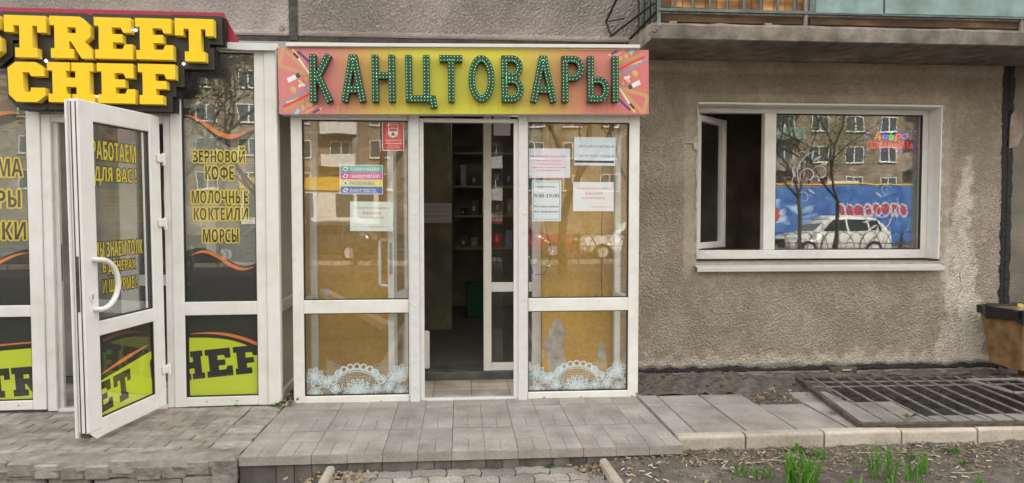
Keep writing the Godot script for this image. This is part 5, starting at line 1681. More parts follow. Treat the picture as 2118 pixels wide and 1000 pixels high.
func make_snack_door(porch: Node3D) -> void:
	var d := group_part("door", porch)
	d.set_meta("label", "white glazed door standing open towards the viewer")
	d.position = Vector3(-0.777, 0, 0.03)
	d.rotation = Vector3(0, deg_to_rad(78.0), 0)
	d.basis = d.basis * Basis(Vector3(0, 0, 1), 0.012)
	# leaf along local -x from the hinge; its outer face looks along local +z
	var W := 0.775
	var z0 := -0.065
	var f := MB.new()
	f.box(Vector3(-0.115, 0.035, z0), Vector3(0.0, 2.075, 0), 0.006)
	# free stile with its broken lower corner
	f.box(Vector3(-W, 0.085, z0), Vector3(-W + 0.125, 2.075, 0), 0.006)
	var keep := f.t
	f.prism(PackedVector2Array([Vector2(-W + 0.012, 0.085), Vector2(-W + 0.045, 0.055), Vector2(-W + 0.07, 0.035), Vector2(-W + 0.125, 0.035), Vector2(-W + 0.125, 0.085)]), z0 + 0.003, -0.003)
	f.t = keep
	for y in [[0.035, 0.145], [0.655, 0.745], [1.955, 2.075]]:
		f.box(Vector3(-W + 0.125, y[0], z0 + 0.001), Vector3(-0.115, y[1], -0.001), 0.005)
	# rebate along the free edge
	f.box(Vector3(-W - 0.014, 0.06, z0 - 0.012), Vector3(-W + 0.05, 2.07, z0), 0.003)
	part("leaf", f, M.pvc, d)
	var rub := MB.new()
	rub.box(Vector3(-W - 0.002, 0.09, z0 + 0.016), Vector3(-W + 0.001, 2.06, z0 + 0.022))
	rub.box(Vector3(-W - 0.002, 0.09, -0.020), Vector3(-W + 0.001, 2.06, -0.014))
	part("seal", rub, M.gasket, d)
	bx("lock_strip", Vector3(-W - 0.0025, 0.82, -0.045), Vector3(-W, 1.15, -0.027), M.iron_rust, d, 0.0)
	var chip := MB.new()
	rng.seed = 3
	for k in 7:
		chip.box(Vector3(-W + 0.01 + k * 0.009, 0.045 + rng.randf() * 0.02, z0 + 0.01), Vector3(-W + 0.016 + k * 0.009, 0.088, -0.012))
	part("broken_core", chip, M.iron_rust, d)
	for y in [[0.145, 0.655], [0.745, 1.955]]:
		bx("pane", Vector3(-W + 0.124, y[0], -0.026), Vector3(-0.114, y[1], -0.021), M.glass, d, 0.0)
		bx("pane", Vector3(-W + 0.124, y[0], -0.046), Vector3(-0.114, y[1], -0.041), M.glass, d, 0.0)
		gaskets(d, -W + 0.125, -0.115, y[0], y[1], -0.012)
	# bow handles on both faces
	for s in [1.0, -1.0]:
		var hz := 0.0 if s > 0 else z0
		var p := []
		var r := []
		p.append(Vector3(-W + 0.085, 1.125, hz))
		r.append(0.016)
		for k in 13:
			var a := lerpf(PI / 2, -PI / 2, k / 12.0)
			p.append(Vector3(-W + 0.085 + 0.14 * maxf(cos(a), 0.0) * 0.9, 0.975 + 0.150 * sin(a), hz + s * (0.045 + 0.02 * cos(a))))
			r.append(0.016)
		p.append(Vector3(-W + 0.085, 0.825, hz))
		r.append(0.016)
		var hm := MB.new()
		hm.tube(p, r, 10)
		part("handle", hm, M.pvc, d)
	var lk := MB.new()
	lk.prism(disc(Vector2(-W + 0.062, 0.905), 0.016, 0.034, 0.0, 18), 0.0, 0.008)
	part("lock", lk, M.pvc, d)
	bx("keyhole", Vector3(-W + 0.056, 0.888, 0.008), Vector3(-W + 0.068, 0.92, 0.011), M.steel, d, 0.002)
	for y in [1.78, 1.33, 0.295]:
		var hg := MB.new()
		hg.tube([Vector3(0.018, y - 0.045, 0.012), Vector3(0.018, y + 0.04, 0.012)], [0.013, 0.013], 10)
		hg.box(Vector3(-0.055, y - 0.028, 0.0), Vector3(0.012, y + 0.032, 0.022), 0.008)
		part("hinge", hg, M.pvc, d)
	# lettering and print on the door glass
	var bold := "Droid Sans/bold"
	var zp := -0.0268
	for r in [["РАБОТАЕМ", -0.640, 1.735, -0.225, 1.850, 0.0], ["ДЛЯ ВАС !", -0.625, 1.575, -0.225, 1.695, 0.0], ["МЫ ЗНАЕМ ТОЛК", -0.645, 1.130, -0.185, 1.225, 0.0], ["В ДЁНЕРАХ", -0.575, 1.015, -0.260, 1.120, 0.0], ["И ШАУРМЕ !", -0.580, 0.905, -0.250, 0.990, 0.0]]:
		write_edged(d, r[0], bold, r[1], r[2], r[3], r[4], zp, 0.007, M.vinyl_yellow, M.vinyl_black)
	var x0 := -W + 0.126
	var x1 := -0.116
	wave(d, "dark_film", curve(x0, x1, func(_q): return 0.654), curve(x0, x1, func(_q): return 0.146), zp - 0.0012, M.vinyl_black)
	wave(d, "lime_field", curve(x0, x1, func(q): return 0.365 + 0.085 * q), curve(x0, x1, func(_q): return 0.147), zp - 0.0006, M.vinyl_lime)
	wave(d, "orange_stroke", curve(x0, x1 - 0.02, func(q): return 0.40 + 0.10 * q + 0.018 * sin(PI * q)), curve(x0, x1 - 0.02, func(q): return 0.40 + 0.10 * q - 0.006 * sin(PI * q)), zp, M.vinyl_orange)
	clip_letters(d, "ET C", Vector2(x0 - 0.03, 0.16), 0.10, 0.165, 0.19, 0.02, x0, x1, 0.147, 0.653, zp, M.vinyl_black)

func make_snack_sign() -> void:
	var o := thing("snack_bar_sign", "two rows of big yellow block letters on black backing over the snack bar porch", "sign", "", Vector3(-1.31, 0, -5.0), deg_to_rad(2.1))
	var l := [["S", -1.972, -1.728, 2.430, 2.706], ["T", -1.706, -1.448, 2.435, 2.711], ["R", -1.425, -1.160, 2.437, 2.714], ["E", -1.146, -0.903, 2.440, 2.715], ["E", -0.884, -0.643, 2.442, 2.718], ["T", -0.629, -0.377, 2.435, 2.724], ["C", -1.692, -1.462, 2.141, 2.405], ["H", -1.447, -1.152, 2.143, 2.408], ["E", -1.134, -0.893, 2.142, 2.409], ["F", -0.872, -0.632, 2.141, 2.411]]
	var plates := []
	for a in l:
		var g := slab_letter(a[0])
		var f := func(p: Vector2) -> Vector2: return Vector2(lerpf(a[1], a[2], p.x), lerpf(a[3], a[4], p.y))
		var hs := []
		for q in g[1]:
			hs.append(mapped(q, f))
		var side := MB.new()
		side.prism(mapped(g[0], f), 0.108, 0.164, hs)
		var p := part("letter", side, M.letter_side, o)
		var face := MB.new()
		face.prism(mapped(g[0], f), 0.1645, 0.167, hs)
		part("letter_face", face, M.letter_yellow, p)
		var ctr := Vector2((a[1] + a[2]) * 0.5, (a[3] + a[4]) * 0.5)
		var hull := Geometry2D.convex_hull(mapped(g[0], f))
		plates.append_array(Geometry2D.offset_polygon(hull if a[0] != "T" and a[0] != "F" else mapped(g[0], f), 0.040, Geometry2D.JOIN_MITER))
	var again := true
	while again:
		again = false
		for i in plates.size():
			for j in range(i + 1, plates.size()):
				var r := Geometry2D.merge_polygons(plates[i], plates[j]).filter(func(q): return not Geometry2D.is_polygon_clockwise(q))
				if r.size() == 1:
					plates[i] = r[0]
					plates.remove_at(j)
					again = true
					break
			if again:
				break
	var pm := MB.new()
	var bm := MB.new()
	for p in plates:
		pm.prism(p, 0.075, 0.107)
		bm.prism(mapped(p, func(v): return v + Vector2(0.012, -0.004)), 0.02, 0.075)
	part("backing_plate", pm, M.sign_black, o)
	part("backing_box", bm, M.sign_back, o)
	for p in [[-0.90, 2.648], [-1.478, 2.426], [-0.592, 2.428], [-1.142, 2.195]]:
		var g := MB.new()
		g.gem(Vector3(p[0], p[1], 0.118), 0.012)
		part("spot_light", g, M.led_white, o)
	var red := MB.new()
	red.prism(PackedVector2Array([Vector2(-2.4, 2.604), Vector2(-0.250, 2.604), Vector2(-0.358, 2.815), Vector2(-2.4, 2.800)]), -0.02, 0.01)
	part("crimson_board", red, M.crimson, o)

# ---------------------------------------------------------------- ground, steps, paving
func make_ground() -> void:
	var g := MB.new()
	g.quad(Vector3(-150, -0.30, 160), Vector3(150, -0.30, 160), Vector3(150, -0.30, -150), Vector3(-150, -0.30, -150))
	struct("ground", g, M.asphalt)
	rng.seed = 31
	# tiled step in front of the stationery porch
	var st := MB.new()
	st.box(Vector3(-1.275, -0.30, -5.64), Vector3(1.330, -0.055, -3.965))
	var s := struct("tiled_step", st, M.joint)
	var xs := [-1.272, -0.863, -0.455, -0.053, 0.337, 0.727, 1.128, 1.335]
	var zs := [-3.935, -4.37, -4.86, -5.07]
	for i in xs.size() - 1:
		var n := 2 if xs[i + 1] - xs[i] > 0.3 else 1
		for k in n:
			var x0: float = lerpf(xs[i], xs[i + 1], float(k) / n)
			var x1: float = lerpf(xs[i], xs[i + 1], float(k + 1) / n)
			for j in 3:
				var m := MB.new()
				var wide := 0.0014 if k == 0 else 0.0006
				var a := x0 + wide
				var b := x1 - (0.0006 if k == 0 and n == 2 else 0.0014)
				var z1: float = zs[j] - (0.0 if j == 0 else 0.004)
				var z0: float = zs[j + 1] + 0.004
				m.box(Vector3(a, -0.055, z0), Vector3(b, -0.004, z1), 0.001)
				# the pressed pattern: raised fields with a short groove between them
				if j < 2:
					var mid := (a + b) * 0.5
					var zm := lerpf(z1, z0, 0.52 if (i + k) % 2 else 0.46)
					m.box(Vector3(a + 0.0003, -0.0045, z0 + 0.001), Vector3(b - 0.0003, 0.0, zm), 0.0008)
					m.box(Vector3(a + 0.0003, -0.0045, zm + 0.004), Vector3(mid - 0.0014, 0.0, z1 - 0.001), 0.0008)
					m.box(Vector3(mid + 0.0014, -0.0045, zm + 0.004), Vector3(b - 0.0003, 0.0, z1 - 0.001), 0.0008)
				else:
					m.box(Vector3(a + 0.0003, -0.0045, z0 + 0.001), Vector3(b - 0.0003, 0.0, z1 - 0.001), 0.0008)
				var p := part("paving_slab", m, M.slab_worn if i == 3 and j > 0 else M["slab%d" % rng.randi_range(0, 3)], s)
				p.position.y = rng.randf_range(-0.0015, 0.0015)
	# facing tiles below the slabs: one wide, two narrow, again and again
	var x := -1.268
	var k2 := 0
	while x < 1.31:
		var wd: float = [0.2, 0.1, 0.1][k2 % 3]
		var x1 := minf(x + wd * 1.01, 1.325)
		bx("facing_tile", Vector3(x + 0.002, -0.185, -3.975), Vector3(x1 - 0.002, -0.062, -3.955 + rng.randf() * 0.003), M["facing%d" % rng.randi_range(0, 3)], s, 0.002)
		if x < 0.0:
			bx("facing_tile", Vector3(x + 0.002, -0.31, -3.975), Vector3(x1 - 0.002, -0.189, -3.955 + rng.randf() * 0.003), M["facing%d" % rng.randi_range(0, 3)], s, 0.002)
		x = x1
		k2 += 1
	for k in 4:
		var z := -3.99 - k * 0.33
		bx("facing_tile", Vector3(1.318, -0.20, z - 0.325), Vector3(1.331, -0.058, z), M["facing%d" % k], s, 0.002)
	# brick step in front of the snack bar, its edge patched with cement
	var bs := MB.new()
	bs.box(Vector3(-5.2, -0.40, -6.3), Vector3(-1.278, -0.062, -4.05))
	var b := struct("brick_step", bs, M.joint)
	var row := 0
	var z := -4.06
	while z > -5.02:
		var off := 0.105 if row % 2 else 0.0
		var i := 0
		while true:
			var x0 := -4.4 + i * 0.21 + off
			i += 1
			if x0 > -1.53:
				break
			var x1b := minf(x0 + 0.205, -1.512)
			if x1b - x0 < 0.03:
				continue
			var br := bx("brick", Vector3(x0, -0.07, z - 0.1), Vector3(x1b, 0.0, z), M["brick%d" % rng.randi_range(0, 3)], b, 0.003)
			br.position.y = rng.randf_range(-0.006, -0.002)
		z -= 0.105
		row += 1
	z = -4.06
	while z > -5.02:
		var br := bx("brick", Vector3(-1.505, -0.07, z - 0.078), Vector3(-1.285, 0.0, z), M["brick%d" % rng.randi_range(1, 3)], b, 0.005)
		br.position.y = rng.randf_range(-0.006, 0.0)
		br.rotation.y = rng.randf_range(-0.002, 0.002)
		z -= 0.084
	# patched nosing
	var nz := noise(9, 1.0, 1, 4)
	var cm := MB.new()
	var nn := 90
	var prof := func(xx: float) -> Array:
		var e := nz.get_noise_2d(xx * 9.0, 0.0)
		var f := nz.get_noise_2d(xx * 9.0, 40.0)
		var h := nz.get_noise_2d(xx * 3.0, 80.0)
		return [Vector3(xx, -0.002 + 0.006 * h, -4.10 + 0.05 * f), Vector3(xx, 0.002 + 0.006 * e, -4.02 + 0.01 * f), Vector3(xx, -0.012 + 0.008 * f, -3.955 + 0.012 * e), Vector3(xx, -0.05 + 0.012 * e, -3.935 + 0.012 * f), Vector3(xx, -0.10 + 0.02 * h, -3.945 + 0.010 * e), Vector3(xx, -0.125, -3.99)]
	for i in nn:
		var p: Array = prof.call(-5.0 + 3.72 * i / nn)
		var q: Array = prof.call(-5.0 + 3.72 * (i + 1) / nn)
		for k in p.size() - 1:
			cm.quad(p[k + 1], q[k + 1], q[k], p[k])
	part("cement_nosing", cm, M.cement, b)
	# brick faces of the riser showing through the patched cement
	for r in 4:
		var i := 0
		while true:
			var w := 0.13 if r == 0 else rng.randf_range(0.18, 0.30)
			var x0: float = -4.6 + i * (0.138 if r == 0 else 0.245) + (0.07 if r % 2 else 0.0)
			i += 1
			if x0 > -1.36:
				break
			var y1: float = -0.012 - r * 0.088 if r > 0 else -0.022
			var br := bx("brick", Vector3(x0, y1 - 0.082, -4.02), Vector3(minf(x0 + w, -1.283), y1, -3.928 - (0.014 if r > 0 else 0.0) - rng.randf() * 0.012), [M["brick%d" % rng.randi_range(0, 3)], M.cement][int(rng.randf() < 0.35)], b, 0.008)
			br.rotation.z = rng.randf_range(-0.012, 0.012)
	bx("brick", Vector3(-1.42, -0.16, -4.02), Vector3(-1.284, -0.006, -3.925), M.cement, b, 0.012)
	# concrete slabs right of the step
	var base := MB.new()
	base.box(Vector3(1.335, -0.30, -5.3), Vector3(2.93, -0.03, -4.12))
	base.box(Vector3(2.93, -0.30, -4.36), Vector3(7.0, -0.03, -4.12))
	var sp := struct("slab_pavement", base, M.soil)
	var sx := [1.20, 1.49, 1.82, 2.155, 2.50, 2.84, 3.18, 3.52, 3.86, 4.20, 4.54, 4.9, 5.3]
	for i in sx.size() - 1:
		for j in 2:
			var za: float = [-4.135, -4.735][j]
			var zb: float = [-4.728, -5.04 + 0.02 * sin(i * 2.0)][j]
			if j == 1 and (sx[i] > 2.1 and i != 4):
				continue
			if j == 0 and sx[i] > 2.9:
				zb = -4.36
			var lean := Basis.from_euler(Vector3(rng.randf_range(-0.008, 0.008), 0, rng.randf_range(-0.012, 0.012)))
			var m := MB.new()
			m.t = Transform3D(lean, Vector3((maxf(sx[i], 1.34) + sx[i + 1]) * 0.5, 0.012 + rng.randf_range(-0.004, 0.004), (za + zb) * 0.5))
			var hx: float = (sx[i + 1] - maxf(sx[i], 1.34)) * 0.5 - 0.006
			var hz := absf(za - zb) * 0.5 - 0.003
			m.box(Vector3(-hx, -0.045, -hz), Vector3(hx, 0.0, hz), 0.004)
			part("concrete_slab", m, M["slab%d" % rng.randi_range(0, 2)], sp)
	for i in 9:  # narrow strip between slabs and kerb
		var x0 := 1.40 + i * 0.42
		bx("concrete_slab", Vector3(x0, -0.04, -4.128), Vector3(x0 + 0.41, 0.010, -4.105), M["slab%d" % (i % 3)], sp, 0.003)
	# kerb
	var kb := MB.new()
	kb.box(Vector3(1.34, -0.30, -4.10), Vector3(7.0, -0.05, -4.045))
	var kerb := struct("kerb", kb, M.joint)
	var kx := 1.26
	for i in 12:
		var a := maxf(kx, 1.337)
		var x1k := kx + 0.503
		var m := MB.new()
		var rr := 0.022
		var pr := PackedVector2Array([Vector2(-0.075, -0.2), Vector2(0.0, -0.2)])
		for k in 6:
			var an := lerpf(0, PI / 2, k / 5.0)
			pr.append(Vector2(-rr + rr * cos(an), 0.024 - rr + rr * sin(an)))
		pr.append(Vector2(-0.075, 0.022))
		m.t = Transform3D(Basis(Vector3(0, 0, -1), Vector3(0, 1, 0), Vector3(1, 0, 0)), Vector3(0, rng.randf_range(-0.004, 0.004), -4.028 + rng.randf_range(-0.004, 0.004)))
		m.t.basis = Basis(Vector3(0, 0, 1), Vector3(0, 1, 0), Vector3(-1, 0, 0))
		m.prism(pr, -(x1k - 0.004), -(a + 0.004))
		part("kerb_stone", m, M["kerb%d" % rng.randi_range(0, 3)], kerb)
		kx += 0.508
	# lumpy asphalt apron between slabs and wall, with the light well under the grille
	var ap := MB.new()
	var an := noise(15, 1.0, 1, 4)
	var hgt := func(xx: float, zz: float) -> float:
		var y := 0.005 + 0.02 * an.get_noise_2d(xx * 5, zz * 5) + 0.03 * an.get_noise_2d(xx * 17, zz * 17 + 30.0) + clampf((-5.25 - zz) * 0.1, 0, 0.03)
		if xx < 2.3:
			y += 0.012
		if xx > 2.95 and xx < 4.9 and zz > -5.42 and zz < -4.36:
			y -= 0.27
		elif xx > 2.12 and zz > -5.02:
			y -= 0.04 if zz > -4.78 else 0.02
		return y
	var ng := 96
	var well := MB.new()
	for i in ng:
		for j in 26:
			var x0 := 1.34 + 4.6 * i / ng
			var x1a := 1.34 + 4.6 * (i + 1) / ng
			var z0 := -5.57 + (5.57 - 4.34) * j / 26.0
			var z1 := -5.57 + (5.57 - 4.34) * (j + 1) / 26.0
			if x0 < 2.14 and z0 > -5.03:
				continue
			var into := ap if x0 < 2.92 or x0 > 4.9 or z0 < -5.45 or z1 > -4.34 else well
			into.quad(Vector3(x0, hgt.call(x0, z1), z1), Vector3(x1a, hgt.call(x1a, z1), z1), Vector3(x1a, hgt.call(x1a, z0), z0), Vector3(x0, hgt.call(x0, z0), z0))
	struct("asphalt_apron", ap, M.apron)
	struct("light_well", well, M.well_soil)
	# path of interlocking blocks up to the step, between two narrow kerbs
	var pb := MB.new()
	pb.box(Vector3(-0.70, -0.30, -3.95), Vector3(0.81, -0.148, 6.0))
	var path := struct("block_path", pb, M.soil)
	for r in 12:
		for c in 8:
			var m := MB.new()
			var z0 := 0.006
			var L := 0.10
			var o2 := 0.022
			var zig := PackedVector2Array([Vector2(0, 0), Vector2(L * 0.5, o2), Vector2(L, 0), Vector2(L * 1.5, o2), Vector2(L * 2, 0), Vector2(L * 2 + o2 * 0.5, L * 0.55), Vector2(L * 2, L * 1.1), Vector2(L * 1.5, L * 1.1 + o2), Vector2(L, L * 1.1), Vector2(L * 0.5, L * 1.1 + o2), Vector2(0, L * 1.1), Vector2(o2 * 0.5, L * 0.55)])
			var shr := Geometry2D.offset_polygon(zig, -0.0035)
			m.t = Transform3D(Basis(Vector3(1, 0, 0), Vector3(0, 0, -1), Vector3(0, 1, 0)), Vector3(-0.69 + c * 0.2 - (0.1 if r % 2 else 0.0), -0.118 + rng.randf_range(-0.004, 0.004) , -3.83 + r * 0.112))
			if shr.size():
				m.prism(shr[0], -0.05, z0)
			part("paving_block", m, M["path_block%d" % rng.randi_range(0, 3)], path)
	for e in [[-0.75, -0.005], [0.845, 0.02]]:
		for k in 6:
			var m := MB.new()
			m.bar(Vector3(e[0], -0.115, -3.925 + k * 0.5), Vector3(e[0] + e[1], -0.115, -3.43 + k * 0.5), 0.05, 0.11, Vector3.UP, 0.012)
			part("kerb_stone", m, M["kerb%d" % (k % 3)], path)
	# soil bed right of the path
	var so := MB.new()
	var sn := noise(23, 1.0, 1, 5)
	var top := func(xx: float, zz: float) -> float: return soil_height(xx, zz, sn)
	var nx := 130
	var nzz := 70
	for i in nx:
		for j in nzz:
			var x0 := 0.87 + 6.2 * i / nx
			var x1s := 0.87 + 6.2 * (i + 1) / nx
			var z0 := -4.06 + 3.0 * j / nzz
			var z1 := -4.06 + 3.0 * (j + 1) / nzz
			if x0 < 1.26 and z1 < -3.97:
				continue
			so.quad(Vector3(x0, top.call(x0, z1), z1), Vector3(x1s, top.call(x1s, z1), z1), Vector3(x1s, top.call(x1s, z0), z0), Vector3(x0, top.call(x0, z0), z0))
	struct("soil_bed", so, M.soil)
	var so2 := MB.new()
	so2.box(Vector3(-6, -0.32, -3.9), Vector3(-0.78, -0.285, -1.0))
	struct("front_ground", so2, M.asphalt)
	soil_noise = sn

var soil_noise: FastNoiseLite

func soil_height(x: float, z: float, sn: FastNoiseLite) -> float:
	return -0.085 + 0.022 * clampf((-3.75 - z) * 5.0, -1, 1) + 0.020 * sn.get_noise_2d(x * 2.2, z * 2.2) + 0.016 * sn.get_noise_2d(x * 11, z * 11) - 0.02 * clampf((1.3 - x) * 2.0, 0, 1)

# ---------------------------------------------------------------- loose things outside
func make_loose() -> void:
	# the window grille lying over the light well
	var g := thing("window_grille", "rusty iron window grille lying flat over the light well below the window", "grille")
	var A := Vector3(2.735, 0.055, -5.275)
	var B := Vector3(2.565, 0.030, -4.115)
	var ux := Vector3(1.92, 0.0, 0.085)
	var uz := B - A
	var P := func(a: float, b: float) -> Vector3: return A + ux * a + uz * b
	for e in [[0.0, 0.0, 1.0, 0.0, 0.020, 0.022], [0.0, 1.0, 1.0, 1.0, 0.036, 0.034], [0.0, 0.0, 0.0, 1.0, 0.036, 0.034], [1.0, 0.0, 1.0, 1.0, 0.034, 0.034]]:
		var m := MB.new()
		m.bar(P.call(e[0], e[1]), P.call(e[2], e[3]), e[4], e[5], Vector3.UP, 0.003)
		part("frame_bar", m, M.iron_rust, g)
	for b in [[0.10, 0.02], [0.215, 0.035], [0.935, 0.0]]:
		var m := MB.new()
		m.bar(P.call(0.0, b[0]), P.call(1.0, b[0] - b[1]), 0.012, 0.008)
		part("cross_bar", m, M.iron_grey, g)
	for k in 12:
		var a := (k + 1) / 13.0
		var m := MB.new()
		var lift := Vector3(0, 0.010, 0)
		m.bar(P.call(a - 0.015, 0.01) + lift, P.call(a + 0.02, 0.965 if k % 3 else 0.99) + lift, 0.010, 0.012)
		part("bar", m, M.iron_grey, g)
	# angle iron frame lying beside it under the bin
	var g2 := thing("iron_frame", "small angle-iron frame lying on the grille below the rusty bin", "frame", "", Vector3(4.0, 0.085, -5.02))
	for e in [[Vector3(0, 0, 0), Vector3(0.95, 0.0, 0.02)], [Vector3(0, 0, 0), Vector3(0.04, 0.0, 0.40)], [Vector3(0.04, 0, 0.40), Vector3(1.0, 0, 0.42)], [Vector3(0.4, 0, 0.01), Vector3(0.44, 0, 0.41)]]:
		var m := MB.new()
		m.bar(e[0], e[1], 0.028, 0.014, Vector3.UP, 0.002)
		part("angle_bar", m, M.iron_grey, g2)
	# bin
	var b := thing("litter_bin", "rusty brown tapered litter bin lined with a black bag, by the wall joint", "bin", "", Vector3(4.68, 0.0, -5.25))
	var t := 0.225
	var u := 0.165
	var body := MB.new()
	var lo := [Vector3(-u, 0.13, u), Vector3(u, 0.13, u), Vector3(u, 0.13, -u), Vector3(-u, 0.13, -u)]
	var hi := [Vector3(-t, 0.60, t), Vector3(t, 0.60, t), Vector3(t, 0.60, -t), Vector3(-t, 0.60, -t)]
	for k in 4:
		body.quad(lo[k], lo[(k + 1) % 4], hi[(k + 1) % 4], hi[k])
		var i := 0.97
		body.quad(lo[(k + 1) % 4] * Vector3(i, 1.05, i), lo[k] * Vector3(i, 1.05, i), hi[k] * Vector3(i, 1, i), hi[(k + 1) % 4] * Vector3(i, 1, i))
	body.quad(lo[3], lo[2], lo[1], lo[0])
	part("bin_body", body, M.bin_rust, b)
	bx("bin_post", Vector3(-0.03, -0.15, -0.03), Vector3(0.03, 0.14, 0.03), M.iron_rust, b)
	var bag := MB.new()
	rng.seed = 12
	var n := 28
	var rim := []
	for k in n:
		var q := float(k) / n * 4.0
		var e := int(q)
		var f := q - e
		var c: Vector3 = hi[e].lerp(hi[(e + 1) % 4], f)
		var out_ := Vector3(c.x, 0, c.z).normalized()
		var j := rng.randf_range(0.0, 0.022)
		rim.append([c * Vector3(0.93, 1, 0.93) + Vector3(0, -0.10, 0), c + Vector3(0, 0.020 + j * 0.6, 0) + out_ * 0.004, c + out_ * (0.022 + j) + Vector3(0, 0.012 + j, 0), c + out_ * (0.016 + j) + Vector3(0, -0.045 - j * 2.4, 0)])
	for k in n:
		var p: Array = rim[k]
		var q: Array = rim[(k + 1) % n]
		for s in 3:
			bag.quad(p[s], q[s], q[s + 1], p[s + 1])
	part("bag_liner", bag, M.bag_black, b)
	bag = MB.new()
	bag.t = Transform3D(Basis(), Vector3(-0.24, 0.585, 0.20))
	bag.prism(PackedVector2Array([Vector2(-0.045, 0.035), Vector2(0.06, 0.035), Vector2(0.08, -0.03), Vector2(0.03, -0.05), Vector2(-0.03, -0.02)]), 0.0, 0.03)
	part("bag_flap", bag, M.bag_black, b)
	var bt := thing("bottle", "pale bottle neck sticking out of the rusty litter bin", "bottle", "", Vector3(4.55, 0.45, -5.16))
	var bm := MB.new()
	bm.tube([Vector3(0, 0, 0), Vector3(0, 0.10, 0), Vector3(0, 0.15, 0), Vector3(0, 0.19, 0)], [0.032, 0.032, 0.017, 0.015], 12)
	part("bottle_glass", bm, M.stalk, bt)
	bm = MB.new()
	bm.tube([Vector3(0, 0.19, 0), Vector3(0, 0.215, 0)], [0.019, 0.019], 12)
	part("cap", bm, M.shop_yellow, bt)
	var pp := MB.new()
	for k in 16:
		pp.t = Transform3D(Basis.from_euler(Vector3(rng.randf() * 3, rng.randf() * 3, rng.randf() * 3)), Vector3(4.72 + rng.randf_range(-0.06, 0.08), 0.60 + rng.randf_range(-0.03, 0.03), -5.18 + rng.randf_range(-0.05, 0.05)))
		pp.quad(Vector3(-0.05, -0.04, 0), Vector3(0.05, -0.035, 0.01), Vector3(0.045, 0.04, -0.01), Vector3(-0.04, 0.045, 0.012))
	pp.t = Transform3D()
	tag(part("crumpled_bag", pp, M.paper_blue, self), "crumpled pale blue bag in the rusty litter bin", "bag")
	# rusty scrap on the plinth
	var sc := thing("rusty_scrap", "rusty iron scrap lying on the plinth behind the grille", "scrap", "", Vector3(3.30, 0.03, -5.60))
	bx("scrap_plate", Vector3(-0.12, 0, 0), Vector3(0.12, 0.045, 0.05), M.iron_rust, sc, 0.01)
	bx("scrap_tab", Vector3(-0.02, 0.015, 0.05), Vector3(0.06, 0.03, 0.055), M.stalk, sc, 0.003)
	# leafy plants
	rng.seed = 66
	var spots := [[1.845, -3.50, 64, 0.25, 0.12, "broad tuft of bright green blades, the largest in the soil bed"], [1.57, -3.66, 10, 0.12, 0.05, "small sprout of green blades between the step and the largest tuft"], [1.64, -3.60, 7, 0.11, 0.03, "sparse short sprout touching the largest tuft's left side"], [2.33, -3.60, 12, 0.27, 0.04, "tall slim green plant with one blade crossing the kerb"], [2.39, -3.56, 12, 0.25, 0.05, "tall forked green plant beside the slim one"], [2.52, -3.56, 9, 0.17, 0.04, "medium green plant right of the tall forked one"], [2.63, -3.62, 7, 0.19, 0.03, "single upright green shoot, thinnest of the tall plants"], [2.10, -3.44, 12, 0.14, 0.05, "low green plant cut by the picture's bottom edge"], [2.30, -3.42, 9, 0.12, 0.04, "short green sprout at the bottom edge under the slim plant"], [2.42, -3.38, 10, 0.15, 0.05, "green blades at the bottom edge under the forked plant"], [2.76, -3.38, 9, 0.16, 0.04, "two broad green blades at the bottom edge right of all others"], [1.72, -3.63, 7, 0.09, 0.05, "tiny sprout beside the step"], [2.16, -3.88, 10, 0.10, 0.05, "dark green seedling against the kerb face"]]
	for s in spots:
		var p := thing("blade_plant", s[5], "plant", "green plants in the soil bed", Vector3(s[0], soil_height(s[0], s[1], soil_noise) - 0.01, s[1]))
		for k in int(s[2]):
			var a := rng.randf() * TAU
			var r0: float = s[4] * sqrt(rng.randf()) * 0.8
			var root := Vector3(cos(a) * r0, 0, sin(a) * r0 * 0.6)
			var h: float = s[3] * rng.randf_range(0.55, 1.05)
			var la := rng.randf() * TAU
			var lean := Vector3(cos(la), 0, sin(la)) * h * rng.randf_range(0.05, 0.42)
			var w := rng.randf_range(0.007, 0.013)
			var face := rng.randf_range(-0.9, 0.9)
			var side := Vector3(cos(face), 0, sin(face))
			var m := MB.new()
			var last := []
			for q in 7:
				var f := q / 6.0
				var c := root + Vector3(0, h * f * (1.0 - 0.12 * f * f), 0) + lean * f * f
				var ww := w * (0.55 + 1.2 * f) * (1.0 - f * f * f) * 0.5 + 0.0004
				var fold := Vector3(-side.z, 0, side.x) * ww * 0.5
				var ring := [c - side * ww + fold, c, c + side * ww + fold]
				if last.size():
					for j in 2:
						m.quad(last[j], last[j + 1], ring[j + 1], ring[j])
				last = ring
			part("blade", m, M.grass if rng.randf() < 0.7 else M.grass_dark, p)
	# weeds in the joints
	var weeds := [[-1.335, 0.0, -4.98, 9, 0.07, "leafy weed at the foot of the snack bar corner post"], [-1.60, 0.0, -4.985, 7, 0.035, "low weed below the snack bar lower pane"], [0.52, -0.115, -3.93, 6, 0.04, "tiny weed at the foot of the tiled step"], [1.33, -0.075, -3.93, 6, 0.05, "small weed at the step's outer corner"], [3.02, 0.02, -4.30, 8, 0.05, "small weed growing through the iron grille"], [2.55, 0.02, -4.42, 6, 0.04, "small weed at the edge of the iron grille"], [2.05, -0.06, -3.93, 8, 0.06, "ragged weed at the kerb foot behind the largest tuft"], [3.0, -0.07, -3.88, 9, 0.07, "leafy weed at the kerb foot near the picture's right edge"], [2.68, -0.07, -3.80, 12, 0.04, "flat grey-green weed rosette in the open soil"], [2.92, -0.07, -3.68, 12, 0.04, "flat weed rosette nearer the right edge"]]
